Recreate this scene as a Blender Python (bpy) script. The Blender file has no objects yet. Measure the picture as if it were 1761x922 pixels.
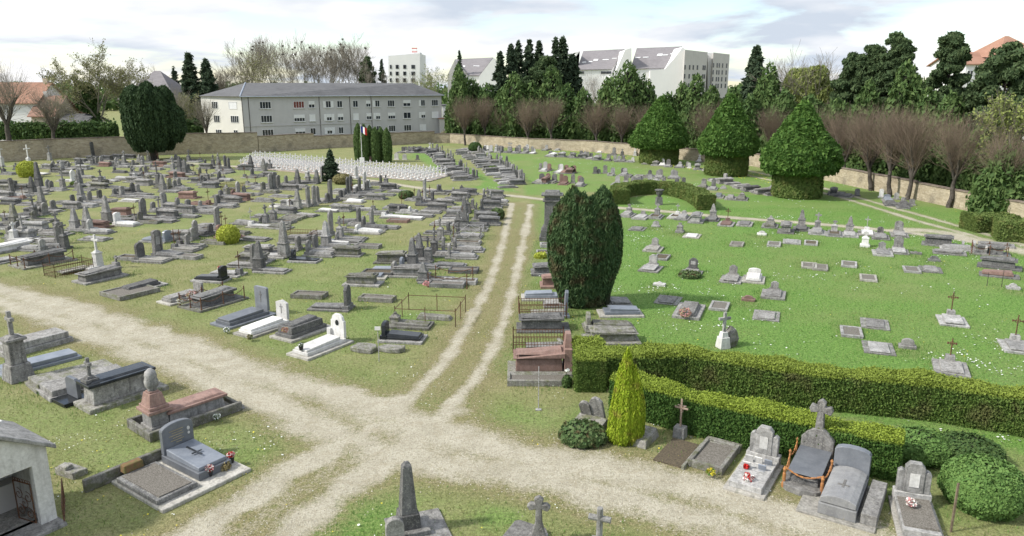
import bpy, math, random
import numpy as np
from math import radians as RD, sin, cos, pi
S = bpy.context.scene
COL = S.collection
# ---------------------------------------------------------------- camera
F = 1270.0; PITCH = math.atan(311/1270.0); H = 12.0
cam = bpy.data.cameras.new('camera'); camo = bpy.data.objects.new('camera', cam); COL.objects.link(camo)
camo.location = (0, 0, H); camo.rotation_euler = (pi/2-PITCH, 0, 0)
cam.sensor_fit = 'HORIZONTAL'; cam.sensor_width = 36; cam.lens = 36*F/1761; cam.clip_end = 4000
S.camera = camo
# ---------------------------------------------------------------- sky
SUN_AZ = -104; SUN_EL = 42          # degrees from +Y towards +X; light comes from the left and a little behind
wd = bpy.data.worlds.new('World'); S.world = wd; wd.use_nodes = True
def build_world():
    nt = wd.node_tree; nt.nodes.clear(); n = nt.nodes.new; L = nt.links.new
    out = n('ShaderNodeOutputWorld')
    sky = n('ShaderNodeTexSky'); sky.sky_type = 'NISHITA'; sky.sun_disc = False
    sky.sun_elevation = RD(SUN_EL); sky.sun_rotation = RD(SUN_AZ); sky.air_density = 1.0; sky.dust_density = 0.6
    b1 = n('ShaderNodeBackground'); b1.inputs[1].default_value = 0.15; L(sky.outputs[0], b1.inputs[0])
    tc = n('ShaderNodeTexCoord'); sx = n('ShaderNodeSeparateXYZ'); L(tc.outputs['Generated'], sx.inputs[0])
    az = n('ShaderNodeMath'); az.operation = 'ADD'; az.inputs[1].default_value = 0.16; L(sx.outputs[2], az.inputs[0])
    ab = n('ShaderNodeMath'); ab.operation = 'MAXIMUM'; ab.inputs[1].default_value = 0.05; L(az.outputs[0], ab.inputs[0])
    dx = n('ShaderNodeMath'); dx.operation = 'DIVIDE'; L(sx.outputs[0], dx.inputs[0]); L(ab.outputs[0], dx.inputs[1])
    dy = n('ShaderNodeMath'); dy.operation = 'DIVIDE'; L(sx.outputs[1], dy.inputs[0]); L(ab.outputs[0], dy.inputs[1])
    cb = n('ShaderNodeCombineXYZ'); L(dx.outputs[0], cb.inputs[0]); L(dy.outputs[0], cb.inputs[1])
    n1 = n('ShaderNodeTexNoise'); n1.inputs['Scale'].default_value = 1.0; n1.inputs['Detail'].default_value = 7; n1.inputs['Roughness'].default_value = .52
    n1.inputs['Distortion'].default_value = .35; L(cb.outputs[0], n1.inputs['Vector'])
    r1 = n('ShaderNodeValToRGB'); r1.color_ramp.elements[0].position = .41; r1.color_ramp.elements[1].position = .53
    L(n1.outputs[0], r1.inputs[0])
    n2 = n('ShaderNodeTexNoise'); n2.inputs['Scale'].default_value = .8; n2.inputs['Detail'].default_value = 6; n2.inputs['Roughness'].default_value = .5
    mp = n('ShaderNodeMapping'); mp.inputs['Location'].default_value = (4.3, 1.7, 2.2); L(cb.outputs[0], mp.inputs[0]); L(mp.outputs[0], n2.inputs['Vector'])
    r2 = n('ShaderNodeValToRGB'); e = r2.color_ramp.elements
    e[0].position = .42; e[0].color = (1.0, 1.0, 1.01, 1); e[1].position = .60; e[1].color = (.60, .67, .77, 1)
    L(n2.outputs[0], r2.inputs[0])
    b2 = n('ShaderNodeBackground'); L(r2.outputs[0], b2.inputs[0])
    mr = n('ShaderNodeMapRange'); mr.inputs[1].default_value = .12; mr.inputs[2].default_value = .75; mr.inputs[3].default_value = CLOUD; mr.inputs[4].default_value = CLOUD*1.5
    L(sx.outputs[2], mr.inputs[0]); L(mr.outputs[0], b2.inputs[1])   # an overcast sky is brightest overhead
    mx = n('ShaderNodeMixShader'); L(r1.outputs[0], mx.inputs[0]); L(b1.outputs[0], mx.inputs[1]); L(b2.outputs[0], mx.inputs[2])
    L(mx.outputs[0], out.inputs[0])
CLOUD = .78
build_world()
sun = bpy.data.lights.new('sun', 'SUN'); sun.energy = 3.5; sun.angle = RD(4); sun.color = (1, .96, .9)
suno = bpy.data.objects.new('sun', sun); COL.objects.link(suno); suno.location = (-50, -10, 60)
suno.rotation_euler = (RD(90-SUN_EL), 0, RD(180-SUN_AZ))
S.view_settings.view_transform = 'Standard'; S.view_settings.look = 'None'; S.view_settings.gamma = 1
S.view_settings.use_curve_mapping = False; S.view_settings.exposure = 0.50
# ---------------------------------------------------------------- helpers
def G(px, py, z=0.0):
    dx = (px-880.5)/F; dy = -(py-461)/F
    t = (z-H)/(-sin(PITCH)+dy*cos(PITCH))
    return (dx*t, (cos(PITCH)+dy*sin(PITCH))*t)
def WP(x, y, z=0.0):
    z = z-H; f = y*cos(PITCH)-z*sin(PITCH); u = y*sin(PITCH)+z*cos(PITCH)
    return (880.5+F*x/f, 461-F*u/f)
def ppm(py):
    y = G(880, py)[1]; return WP(0, y, 0)[1]-WP(0, y, 1)[1]
def atD(px, py, D):        # point seen at px,py whose ground distance along y is D
    dx = (px-880.5)/F; dy = -(py-461)/F
    t = D/(cos(PITCH)+dy*sin(PITCH)); return (dx*t, D, H+t*(-sin(PITCH)+dy*cos(PITCH)))
def tag(o, label=None, cat=None, group=None, kind=None):
    if label: o['label'] = label
    if cat: o['category'] = cat
    if group: o['group'] = group
    if kind: o['kind'] = kind
    return o
def empty(name, loc, rz=0.0):
    o = bpy.data.objects.new(name, None); COL.objects.link(o); o.location = loc; o.rotation_euler = (0, 0, rz)
    o.empty_display_size = .3; return o
def mesh_np(name, V, Fc, mat, parent=None, smooth=False, k=4):
    """V (n,3) array, Fc (m,k) int array"""
    me = bpy.data.meshes.new(name); V = np.asarray(V, np.float32); Fc = np.asarray(Fc, np.int32)
    me.vertices.add(len(V)); me.vertices.foreach_set('co', V.ravel())
    me.loops.add(Fc.size); me.loops.foreach_set('vertex_index', Fc.ravel())
    me.polygons.add(len(Fc)); me.polygons.foreach_set('loop_start', np.arange(0, Fc.size, Fc.shape[1], dtype=np.int32))
    if smooth: me.polygons.foreach_set('use_smooth', np.ones(len(Fc), bool))
    me.update(calc_edges=True); me.materials.append(mat)
    o = bpy.data.objects.new(name, me); COL.objects.link(o); o.parent = parent
    return o
class MB:
    def __init__(s): s.v = []; s.f = []
    def add(s, vs, fs):
        b = len(s.v); s.v += [tuple(v) for v in vs]; s.f += [tuple(b+i for i in f) for f in fs]; return s
    def box(s, cx, cy, z0, sx, sy, h, t=1.0, ty=None, slope=0.0, rz=0.0):
        """box standing on z0; top scaled by t; slope raises the -y end of the top"""
        ty = t if ty is None else ty; c, d = cos(rz), sin(rz); V = []
        for zz, kx, ky in ((z0, 1, 1), (z0+h, t, ty)):
            for a, b in ((-1, -1), (1, -1), (1, 1), (-1, 1)):
                x, y = a*sx/2*kx, b*sy/2*ky
                V.append((cx+x*c-y*d, cy+x*d+y*c, zz+(slope*(-b) if zz > z0 else 0)))
        return s.add(V, [(3, 2, 1, 0), (4, 5, 6, 7), (0, 1, 5, 4), (1, 2, 6, 5), (2, 3, 7, 6), (3, 0, 4, 7)])
    def prism(s, prof, y0, y1):
        """profile in x,z (anticlockwise seen from -y) extruded along y"""
        n = len(prof); V = [(x, y0, z) for x, z in prof]+[(x, y1, z) for x, z in prof]
        return s.add(V, [tuple(range(n)), tuple(range(2*n-1, n-1, -1))]+[((i+1) % n, i, n+i, n+(i+1) % n) for i in range(n)])
    def plate(s, prof, z0, z1):
        """profile in x,y (anticlockwise from above) extruded along z"""
        n = len(prof); V = [(x, y, z0) for x, y in prof]+[(x, y, z1) for x, y in prof]
        return s.add(V, [tuple(range(n-1, -1, -1)), tuple(range(n, 2*n))]+[(i, (i+1) % n, n+(i+1) % n, n+i) for i in range(n)])
    def lathe(s, prof, n=10, cx=0, cy=0, cap=True):
        V = []; R = len(prof)
        for r, z in prof:
            for i in range(n): a = 2*pi*i/n; V.append((cx+r*cos(a), cy+r*sin(a), z))
        Fs = [(j*n+i, j*n+(i+1) % n, (j+1)*n+(i+1) % n, (j+1)*n+i) for j in range(R-1) for i in range(n)]
        if cap: Fs += [tuple(range(n-1, -1, -1)), tuple((R-1)*n+i for i in range(n))]
        return s.add(V, Fs)
    def bar(s, p, q, r, n=5, r2=None):
        p = np.array(p, float); q = np.array(q, float); d = q-p; l = np.linalg.norm(d)
        if l < 1e-6: return s
        d /= l; u = np.cross(d, (0, 0, 1) if abs(d[2]) < .9 else (1, 0, 0)); u /= np.linalg.norm(u); w = np.cross(d, u)
        r2 = r if r2 is None else r2; V = []
        for c, rr in ((p, r), (q, r2)):
            for i in range(n): a = 2*pi*i/n; V.append(c+rr*(cos(a)*u+sin(a)*w))
        return s.add(V, [(i, n+i, n+(i+1) % n, (i+1) % n) for i in range(n)]+[tuple(range(n)), tuple(range(2*n-1, n-1, -1))])
    def path(s, pts, r, n=4):
        for a, b in zip(pts[:-1], pts[1:]): s.bar(a, b, r, n)
        return s
    def build(s, name, mat, parent=None, bevel=0, jit=0, smooth=False):
        if not s.v: return None
        V = s.v
        if jit: V = [tuple(c+random.uniform(-jit, jit) for c in v) for v in V]
        me = bpy.data.meshes.new(name); me.from_pydata(V, [], s.f); me.update(); me.materials.append(mat)
        if smooth: me.polygons.foreach_set('use_smooth', [True]*len(me.polygons))
        o = bpy.data.objects.new(name, me); COL.objects.link(o); o.parent = parent
        if bevel:
            m = o.modifiers.new('bevel', 'BEVEL'); m.width = bevel; m.segments = 1; m.limit_method = 'ANGLE'; m.angle_limit = RD(40)
        return o
# ---------------------------------------------------------------- materials
class NT:
    def __init__(s, name):
        s.m = bpy.data.materials.new(name); s.m.use_nodes = True; s.t = s.m.node_tree
        s.b = s.t.nodes['Principled BSDF']; s.b.inputs['Roughness'].default_value = .85; s.b.inputs['Specular IOR Level'].default_value = .25
    def n(s, ty, **kw):
        x = s.t.nodes.new('ShaderNode'+ty)
        for k, v in kw.items():
            if k[0] == 'i' and k[1:].isdigit(): s.put(x.inputs[int(k[1:])], v)
            elif k in x.inputs: s.put(x.inputs[k], v)
            else: setattr(x, k, v)
        return x
    def put(s, sock, v):
        if isinstance(v, bpy.types.NodeSocket): s.t.links.new(v, sock)
        else: sock.default_value = v
    def noise(s, vec, scale, detail=4, rough=.55):
        return s.n('TexNoise', Vector=vec, Scale=scale, Detail=detail, Roughness=rough).outputs[0]
    def ramp(s, f, a, b, lo=0.0, hi=1.0):
        return s.n('MapRange', i0=f, i1=a, i2=b, i3=lo, i4=hi).outputs[0]
    def mix(s, f, a, b, blend='MIX'):
        x = s.n('Mix', data_type='RGBA', blend_type=blend)
        s.put(x.inputs[0], f); s.put(x.inputs[6], a); s.put(x.inputs[7], b); return x.outputs[2]
    def math(s, op, a, b=0.0, clamp=False):
        return s.n('Math', operation=op, i0=a, i1=b, use_clamp=clamp).outputs[0]
    def obj(s, rnd=True):
        tc = s.n('TexCoord').outputs['Object']
        if not rnd: return tc
        r = s.n('ObjectInfo').outputs['Random']; k = s.math('MULTIPLY', r, 57.0)
        return s.n('VectorMath', operation='ADD', i0=tc, i1=s.n('CombineXYZ', X=k, Y=k, Z=k).outputs[0]).outputs[0]
    def bump(s, h, st=.4, dist=.02):
        s.put(s.b.inputs['Normal'], s.n('Bump', Strength=st, Distance=dist, Height=h).outputs[0])
    def done(s, col, rough=None):
        s.put(s.b.inputs['Base Color'], col)
        if rough is not None: s.put(s.b.inputs['Roughness'], rough)
        return s.m
def c4(c): return (*c, 1)
def stone(name, a, b, dark=(.03, .03, .028), stain=.5, lichen=.4, rough=.85, moss=0.0, bump=.5):
    t = NT(name); v = t.obj()
    c = t.mix(t.ramp(t.noise(v, 2.2, 6, .65), .38, .62), c4(a), c4(b))
    z = t.n('Mapping', Vector=v, Scale=(7, 7, .9)).outputs[0]
    c = t.mix(t.ramp(t.noise(z, 1.0, 5, .6), .48, .72, 0, stain), c, c4(dark))
    c = t.mix(t.ramp(t.noise(v, 6, 5, .7), .5, .75, 0, stain*.8), c, c4(dark))
    c = t.mix(t.ramp(t.noise(v, 21, 3, .6), .57, .63, 0, lichen), c, (.44, .43, .37, 1))
    c = t.mix(t.ramp(t.noise(v, 11, 6, .75), .35, .6, stain*.75, 0), c, c4(dark))
    if moss: c = t.mix(t.ramp(t.noise(v, 3.1, 5, .7), .48, .62, 0, moss), c, (.09, .10, .035, 1))
    k = t.ramp(t.n('ObjectInfo').outputs['Random'], 0, 1, .72, 1.28)
    c = t.mix(1.0, c, t.n('CombineColor', i0=k, i1=k, i2=k).outputs[0], 'MULTIPLY')
    t.bump(t.noise(v, 30, 5, .7), bump, .02)
    return t.done(c, rough)
M = {}
M['g'] = stone('weathered_stone', (.21, .20, .185), (.34, .33, .31), stain=.6, lichen=.55, bump=.8)
M['d'] = stone('dark_stone', (.11, .108, .105), (.20, .197, .19), lichen=.45, bump=.8)
M['l'] = stone('pale_stone', (.27, .265, .25), (.42, .41, .39), stain=.5, bump=.8)
M['w'] = stone('white_stone', (.52, .51, .48), (.63, .62, .59), stain=.22, lichen=.1, bump=.2)
M['n'] = stone('pink_granite', (.21, .13, .105), (.27, .175, .145), stain=.3, lichen=.15)
M['k'] = stone('black_granite', (.018, .021, .024), (.03, .033, .036), stain=.1, lichen=.04, rough=.18, bump=.05)
M['a'] = stone('grey_granite', (.13, .14, .155), (.17, .18, .195), stain=.12, lichen=.06, rough=.3, bump=.08)
M['b'] = stone('blue_grey_granite', (.18, .20, .23), (.24, .26, .29), stain=.1, lichen=.05, rough=.3, bump=.05)
M['m'] = stone('mossy_stone', (.18, .17, .15), (.28, .27, .24), moss=.7, lichen=.6)
M['s'] = stone('speckled_grey_granite', (.25, .25, .25), (.31, .31, .305), stain=.15, lichen=.3, rough=.6, bump=.2)
M['c'] = stone('concrete', (.36, .34, .30), (.45, .43, .38), stain=.45, lichen=.3, moss=.2)
def plain(name, a, b=None, rough=.7, sc=8, metal=0.0, rnd=True):
    t = NT(name); v = t.obj(rnd); b = b or tuple(x*.7 for x in a)
    c = t.mix(t.ramp(t.noise(v, sc, 4), .35, .65), c4(a), c4(b)); t.b.inputs['Metallic'].default_value = metal
    return t.done(c, rough)
M['rust'] = plain('rusty_iron', (.16, .075, .04), (.06, .04, .03), .8, 20)
M['iron'] = plain('dark_iron', (.045, .043, .042), (.08, .06, .05), .6, 20)
M['pale_iron'] = plain('pale_painted_iron', (.42, .42, .42), (.22, .2, .19), .6, 20)
M['gravel_fill'] = plain('grave_gravel', (.20, .185, .16), (.09, .08, .065), .95, 26)
M['soil'] = plain('dead_leaves', (.125, .10, .065), (.06, .05, .035), .95, 22)
M['white'] = plain('white_paint', (.74, .73, .70), (.66, .65, .62), .6, 3)
M['red'] = plain('red_petals', (.55, .03, .02), (.4, .02, .02), .6, 20)
M['pinkf'] = plain('pink_petals', (.62, .25, .25), (.5, .3, .28), .6, 20)
M['whitef'] = plain('white_petals', (.8, .8, .76), (.6, .62, .55), .6, 20)
M['yellowf'] = plain('yellow_petals', (.75, .62, .04), (.6, .5, .05), .6, 20)
M['dryf'] = plain('dry_heather', (.36, .29, .14), (.2, .17, .08), .9, 30)
M['pot'] = plain('dark_pot', (.02, .022, .02), (.03, .03, .03), .4, 5)
M['wood'] = plain('weathered_wood', (.20, .16, .11), (.12, .09, .06), .9, 12)
def bark(name, a, b):
    t = NT(name); v = t.obj(); z = t.n('Mapping', Vector=v, Scale=(6, 6, 1.2)).outputs[0]
    f = t.noise(z, 1.6, 5, .7); t.bump(f, .8, .05); return t.done(t.mix(t.ramp(f, .35, .65), c4(a), c4(b)), .95)
M['bark'] = bark('dark_bark', (.11, .095, .08), (.05, .043, .036))
M['barkl'] = bark('grey_bark', (.24, .22, .18), (.12, .105, .085))
M['twig'] = plain('reddish_twigs', (.235, .18, .13), (.15, .115, .085), .9, .6)
M['twigg'] = plain('grey_twigs', (.27, .245, .19), (.18, .16, .125), .9, .6)
M['chapel'] = stone('stained_white_render', (.60, .59, .56), (.70, .69, .66), dark=(.16, .15, .13), stain=.35, lichen=0, bump=.25)
M['twigp'] = plain('pale_twigs', (.42, .39, .36), (.3, .27, .24), .9, .6)
def leafmat(name, a, b, c=None, big=.5, trans=.25, top=None):
    t = NT(name); v = t.obj(False)
    rnd = t.n('NewGeometry').outputs['Random Per Island']
    col = t.mix(rnd, c4(a), c4(b))
    if c: col = t.mix(t.ramp(t.noise(v, big, 4, .6), .52, .66, 0, .85), col, c4(c))
    else: col = t.mix(t.ramp(t.noise(v, big, 4, .6), .4, .65, 0, .45), col, c4(tuple(x*.7 for x in a)))
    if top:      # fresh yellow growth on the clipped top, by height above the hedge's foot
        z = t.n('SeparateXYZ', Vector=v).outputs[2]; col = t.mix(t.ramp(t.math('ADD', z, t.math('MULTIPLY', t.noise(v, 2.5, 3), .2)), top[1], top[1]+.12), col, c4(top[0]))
    t.b.inputs['Roughness'].default_value = .75; t.b.inputs['Specular IOR Level'].default_value = .15
    t.put(t.b.inputs['Base Color'], col)
    tr = t.n('BsdfTranslucent', Color=col); mx = t.n('MixShader', i0=trans, i1=t.b.outputs[0], i2=tr.outputs[0])
    out = [n for n in t.t.nodes if n.type == 'OUTPUT_MATERIAL'][0]; t.t.links.new(mx.outputs[0], out.inputs[0])
    return t.m
M['yew'] = leafmat('yew_foliage', (.05, .10, .04), (.085, .135, .05), (.11, .085, .045), 1.1)
M['yewd'] = leafmat('dark_yew_foliage', (.035, .065, .028), (.065, .105, .042))
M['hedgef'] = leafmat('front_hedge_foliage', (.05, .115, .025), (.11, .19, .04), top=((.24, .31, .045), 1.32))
M['thuja'] = leafmat('thuja_foliage', (.065, .14, .03), (.125, .215, .045))
M['screen'] = leafmat('screen_conifer_foliage', (.075, .135, .042), (.14, .20, .065))
M['spruce'] = leafmat('spruce_foliage', (.05, .08, .045), (.09, .125, .07))
M['pine'] = leafmat('pine_foliage', (.06, .10, .045), (.12, .165, .07))
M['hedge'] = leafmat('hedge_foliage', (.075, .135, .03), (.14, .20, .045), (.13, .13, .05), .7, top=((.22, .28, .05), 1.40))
M['hedgeb'] = leafmat('clipped_hedge_foliage', (.10, .15, .04), (.16, .21, .06), (.20, .21, .07), 1.3)
M['gold'] = leafmat('golden_foliage', (.22, .33, .02), (.36, .43, .04), (.27, .22, .05), 1.6)
M['lime'] = leafmat('lime_foliage', (.34, .40, .05), (.50, .52, .10))
M['willow'] = leafmat('spring_foliage', (.20, .25, .07), (.32, .35, .12))
M['bud'] = leafmat('olive_buds', (.20, .21, .09), (.30, .30, .14))
M['ivy'] = leafmat('ivy_foliage', (.055, .105, .035), (.11, .17, .05))
M['shrub'] = leafmat('shrub_foliage', (.10, .19, .05), (.18, .29, .08))
M['bronze'] = leafmat('bronze_leaves', (.07, .13, .045), (.15, .20, .08), (.10, .055, .03), 3.0)
M['olive'] = leafmat('olive_foliage', (.22, .20, .09), (.30, .27, .13))
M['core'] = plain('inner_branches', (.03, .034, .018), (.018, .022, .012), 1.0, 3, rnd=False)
# ---------------------------------------------------------------- ground
def seg_dist(X, Y, pts):
    """distance to a polyline and the signed side, for arrays"""
    best = np.full(X.shape, 1e9)
    for (ax, ay), (bx, by) in zip(pts[:-1], pts[1:]):
        dx, dy = bx-ax, by-ay; L2 = dx*dx+dy*dy+1e-9
        t = np.clip(((X-ax)*dx+(Y-ay)*dy)/L2, 0, 1)
        best = np.minimum(best, np.hypot(X-ax-t*dx, Y-ay-t*dy))
    return best
def GP(*pp): return [G(*p) for p in pp]
def smooth(p, n=4):
    P = [np.array(q, float) for q in p]; out = []
    for i in range(len(P)-1):
        a, b, c, d = P[max(i-1, 0)], P[i], P[i+1], P[min(i+2, len(P)-1)]
        for k in range(n):
            t = k/n; out.append(tuple(.5*((2*b)+(c-a)*t+(2*a-5*b+4*c-d)*t*t+(3*b-a-3*c+d)*t**3)))
    out.append(tuple(P[-1])); return out
rut = lambda *pp: smooth(GP(*pp), 5)
# every driven line: (points, half width, strength)
RUTS = [
 (rut((-260, 440), (-120, 472), (0, 499), (110, 528), (200, 558), (330, 602), (430, 640), (520, 664), (600, 684), (700, 722), (800, 757), (900, 783), (1050, 815), (1200, 842), (1330, 880), (1440, 915), (1600, 990)), 1.25, 1.0),
 (rut((-260, 460), (-120, 498), (0, 519), (100, 550), (200, 586), (300, 628), (400, 668), (480, 700), (570, 738), (660, 775), (760, 795), (880, 805), (1000, 838), (1130, 872), (1260, 905), (1420, 980)), 1.2, .9),
 (rut((690, 690), (640, 735), (560, 780), (480, 830), (400, 880), (330, 930), (240, 1000)), .75, .95),
 (rut((770, 710), (700, 765), (630, 818), (560, 865), (490, 922), (420, 990)), .75, .95),
 (rut((600, 700), (680, 735), (760, 770)), 1.7, .75),
 (rut((640, 750), (560, 815), (480, 865), (400, 930)), 1.0, .45),
 (rut((690, 700), (722, 670), (765, 620), (800, 565), (825, 520), (845, 478), (862, 425), (872, 385), (880, 350)), .42, .85),
 (rut((748, 720), (790, 680), (828, 635), (852, 590), (868, 545), (882, 495), (895, 440), (904, 395), (912, 352)), .42, .85),
]
FAR = [
 (rut((15, 286), (60, 284), (200, 276), (320, 281), (440, 289), (560, 301), (640, 311), (700, 320), (780, 331), (870, 336), (935, 343), (1000, 351), (1070, 358), (1150, 364), (1240, 373), (1336, 380), (1471, 391), (1621, 407), (1700, 420)), .85, .95),
 (rut((1240, 292), (1321, 309), (1440, 338), (1571, 378), (1660, 402), (1761, 432), (1900, 470)), .5, .8),
 (rut((1260, 288), (1350, 307), (1440, 330), (1571, 367), (1660, 392), (1761, 422), (1900, 458)), .5, .8),
 (rut((1560, 395), (1621, 400), (1700, 418), (1790, 440)), 1.3, .8),
 (rut((738, 257), (800, 256)), .5, .8),
]
def pip(px, py, poly):
    c = np.zeros(px.shape, bool)
    for i in range(len(poly)):
        (ax, ay), (bx, by) = poly[i-1], poly[i]
        c ^= ((ay > py) != (by > py)) & (px < (bx-ax)*(py-ay)/(by-ay+1e-12)+ax)
    return c
LUSH = [  # (polygon on the ground, green amount)
 ([(5, 28), (12, 26), (22, 20), (60, 15), (60, 72), (45, 76), (20, 88), (9, 78), (5.5, 50)], .95),
 ([(1.5, 84), (20, 90), (48, 72), (60, 60), (60, 100), (42, 118), (22, 136), (0, 152), (-6, 146), (2, 100)], .66),
 ([(-12, 112), (-3.5, 97), (-4.5, 90), (1, 86), (-3, 100), (-16, 150), (-22, 152)], .85),
 ([(-1, 30), (3.5, 29), (5.5, 50), (9, 78), (2, 80), (2, 60), (0, 40)], .62),
 ([(3.5, 28), (12, 25), (22, 20), (60, 10), (60, 0), (9, 20)], .45)]
def lushness(X, Y):
    out = np.full(X.shape, .16)
    for poly, v in LUSH:
        out = np.where(pip(X, Y, poly), v, out)
    for (px, py, r, v) in ((250, 548, 1.2, .8), (640, 470, 4, .3), (620, 900, 1.6, .9), (580, 920, 2, .9), (880, 720, 1.6, .5), (930, 725, 1.6, .6), (1010, 715, 1.3, .7), (860, 890, .8, .8), (1480, 910, 1.0, .9), (1375, 890, 1, .6), (640, 545, 2.5, .4), (720, 545, 2.2, .5), (650, 445, 3, .25), (1330, 760, 3.5, .55), (1600, 700, 9, .55), (690, 270, 7, .7), (900, 560, 3, .3), (210, 770, 2.5, .4), (120, 720, 4, .25)):
        x, y = G(px, py); out = np.maximum(out, v*np.exp(-((X-x)**2+(Y-y)**2)/(r*r)))
    return out
def vnoise(X, Y, s, seed=0):
    r = np.random.RandomState(seed).rand(64, 64); x = X*s; y = Y*s
    xi = np.floor(x).astype(int); yi = np.floor(y).astype(int); fx = x-xi; fy = y-yi
    fx = fx*fx*(3-2*fx); fy = fy*fy*(3-2*fy); g = lambda a, b: r[a % 64, b % 64]
    return (g(xi, yi)*(1-fx)+g(xi+1, yi)*fx)*(1-fy)+(g(xi, yi+1)*(1-fx)+g(xi+1, yi+1)*fx)*fy
def fields(X, Y):
    """gravel cover, bare brown grass, greenness"""
    g = np.zeros(X.shape); dirt = np.zeros(X.shape)
    j = (vnoise(X, Y, .9, 1)-.5)*.7+(vnoise(X, Y, 3.1, 2)-.5)*.35
    for pts, w, s in RUTS:
        d = seg_dist(X, Y, pts)+j*min(1, w)
        g = np.maximum(g, s*np.clip((w*1.45-d)/(w*1.25), 0, 1)); dirt = np.maximum(dirt, np.clip((w+1.6-d)/1.8, 0, 1))
    for pts, w, s in FAR:
        d = seg_dist(X, Y, pts)+j*.4
        g = np.maximum(g, s*np.clip((w*1.3-d)/(w*.9), 0, 1)); dirt = np.maximum(dirt, .6*np.clip((w+.8-d)/.9, 0, 1))
    tm = seg_dist(X, Y, rut((725, 700), (775, 650), (812, 600), (850, 530), (872, 440), (892, 350)))
    dirt = np.maximum(dirt, .9*np.clip((1.1-tm)/.5, 0, 1)*(.55+.45*vnoise(X, Y, .35, 5)))
    lu = np.clip(lushness(X, Y)+(vnoise(X, Y, .45, 3)-.5)*.35+(vnoise(X, Y, .13, 8)-.55)*.45, 0, 1)
    return g, np.clip(dirt, 0, 1), lu
def ground_mat(name):
    t = NT(name); tc = t.n('TexCoord').outputs['Object']
    at = lambda k: t.n('Attribute', attribute_name=k).outputs['Fac']
    n1 = t.noise(tc, .55, 6, .62); n2 = t.noise(tc, 4.5, 5, .7); n3 = t.noise(tc, 22, 3, .7)
    lu = t.math('ADD', at('lush'), t.math('MULTIPLY', t.math('SUBTRACT', n2, .5), 1.0), True)
    dry = t.mix(t.ramp(n1, .35, .65), (.225, .24, .085, 1), (.33, .305, .145, 1))
    grn = t.mix(t.ramp(n2, .35, .65), (.105, .245, .035, 1), (.19, .34, .065, 1))
    gr = t.mix(lu, dry, grn)
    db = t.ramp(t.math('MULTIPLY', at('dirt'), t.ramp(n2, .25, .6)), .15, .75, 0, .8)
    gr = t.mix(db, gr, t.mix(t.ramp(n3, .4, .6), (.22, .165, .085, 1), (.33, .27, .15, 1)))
    gr = t.mix(t.ramp(n3, .42, .62, .75, .0), gr, t.mix(.5, gr, (.02, .035, .012, 1)))
    st = t.noise(t.n('Mapping', Vector=tc, Scale=(30, 9, 9)).outputs[0], 1.0, 2, .5)
    gr = t.mix(t.ramp(st, .58, .7, 0, .35), gr, (.42, .40, .20, 1))
    cl = t.noise(tc, 9, 7, .72); gr = t.mix(t.ramp(cl, .38, .52, .55, 0), gr, (.055, .07, .022, 1)); gr = t.mix(t.ramp(cl, .55, .70, 0, .45), gr, (.40, .40, .19, 1))
    peb = t.n('TexVoronoi', Vector=tc, Scale=17.0); pb = t.n('SeparateColor', i0=peb.outputs['Color']).outputs[0]
    gv = t.mix(t.ramp(t.noise(tc, .9, 5, .6), .35, .65), (.35, .32, .235, 1), (.455, .42, .325, 1))
    gv = t.mix(t.ramp(pb, .55, 1, 0, .5), gv, (.22, .195, .14, 1)); gv = t.mix(t.ramp(n3, .5, .7, 0, .4), gv, (.62, .59, .49, 1))
    gv = t.mix(t.ramp(cl, .36, .5, .45, 0), gv, (.17, .15, .10, 1)); gv = t.mix(t.ramp(t.noise(tc, 1.7, 6, .7), .52, .68, 0, .5), gv, (.27, .23, .145, 1))
    gm = t.math('ADD', at('gravel'), t.math('MULTIPLY', t.math('SUBTRACT', t.math('ADD', n2, t.math('MULTIPLY', n3, .7)), .85), .9))
    col = t.mix(t.ramp(gm, .34, .80), gr, gv)
    t.bump(t.math('ADD', n3, t.math('MULTIPLY', n2, .6)), .9, .05)
    return t.done(col, .95)
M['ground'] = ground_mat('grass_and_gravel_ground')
def grid_sheet(name, xs, ys, z, keep=None):
    X, Y = np.meshgrid(xs, ys); nx, ny = len(xs), len(ys)
    Z = np.full(X.shape, z, float); g, d, l = fields(X, Y)
    idx = np.arange(nx*ny).reshape(ny, nx)
    Fc = np.stack([idx[:-1, :-1], idx[:-1, 1:], idx[1:, 1:], idx[1:, :-1]], -1).reshape(-1, 4)
    if keep is not None:
        k = keep(X, Y); kf = (k[:-1, :-1] & k[1:, 1:] & k[:-1, 1:] & k[1:, :-1]).ravel(); Fc = Fc[kf]
        used = np.unique(Fc); mp = np.full(nx*ny, -1); mp[used] = np.arange(len(used)); Fc = mp[Fc]
    else: used = np.arange(nx*ny)
    V = np.stack([X.ravel(), Y.ravel(), Z.ravel()], -1)[used]
    o = mesh_np(name, V, Fc, M['ground'])
    for nm, A in (('gravel', g), ('dirt', d), ('lush', l)):
        a = o.data.attributes.new(nm, 'FLOAT', 'POINT'); a.data.foreach_set('value', A.ravel()[used].astype(np.float32))
    return o
def lin(a, b, s): return np.arange(a, b, s)
xs = np.concatenate([[-2500, -900, -400, -200, -140], lin(-105, 75, .6), [80, 110, 160, 300, 900, 2500]])
ys = np.concatenate([[-300, -60, 0, 8], lin(12, 60, .35), lin(60, 120, .6), lin(120, 190, 1.2), [200, 240, 300, 450, 800, 3500]])
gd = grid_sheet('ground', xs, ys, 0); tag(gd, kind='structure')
def near_path(which, marg=.45):
    def k(X, Y):
        m = np.zeros(X.shape, bool)
        for pts, w, s in which: m |= seg_dist(X, Y, pts) < w*1.35+marg
        return m
    return k
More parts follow.
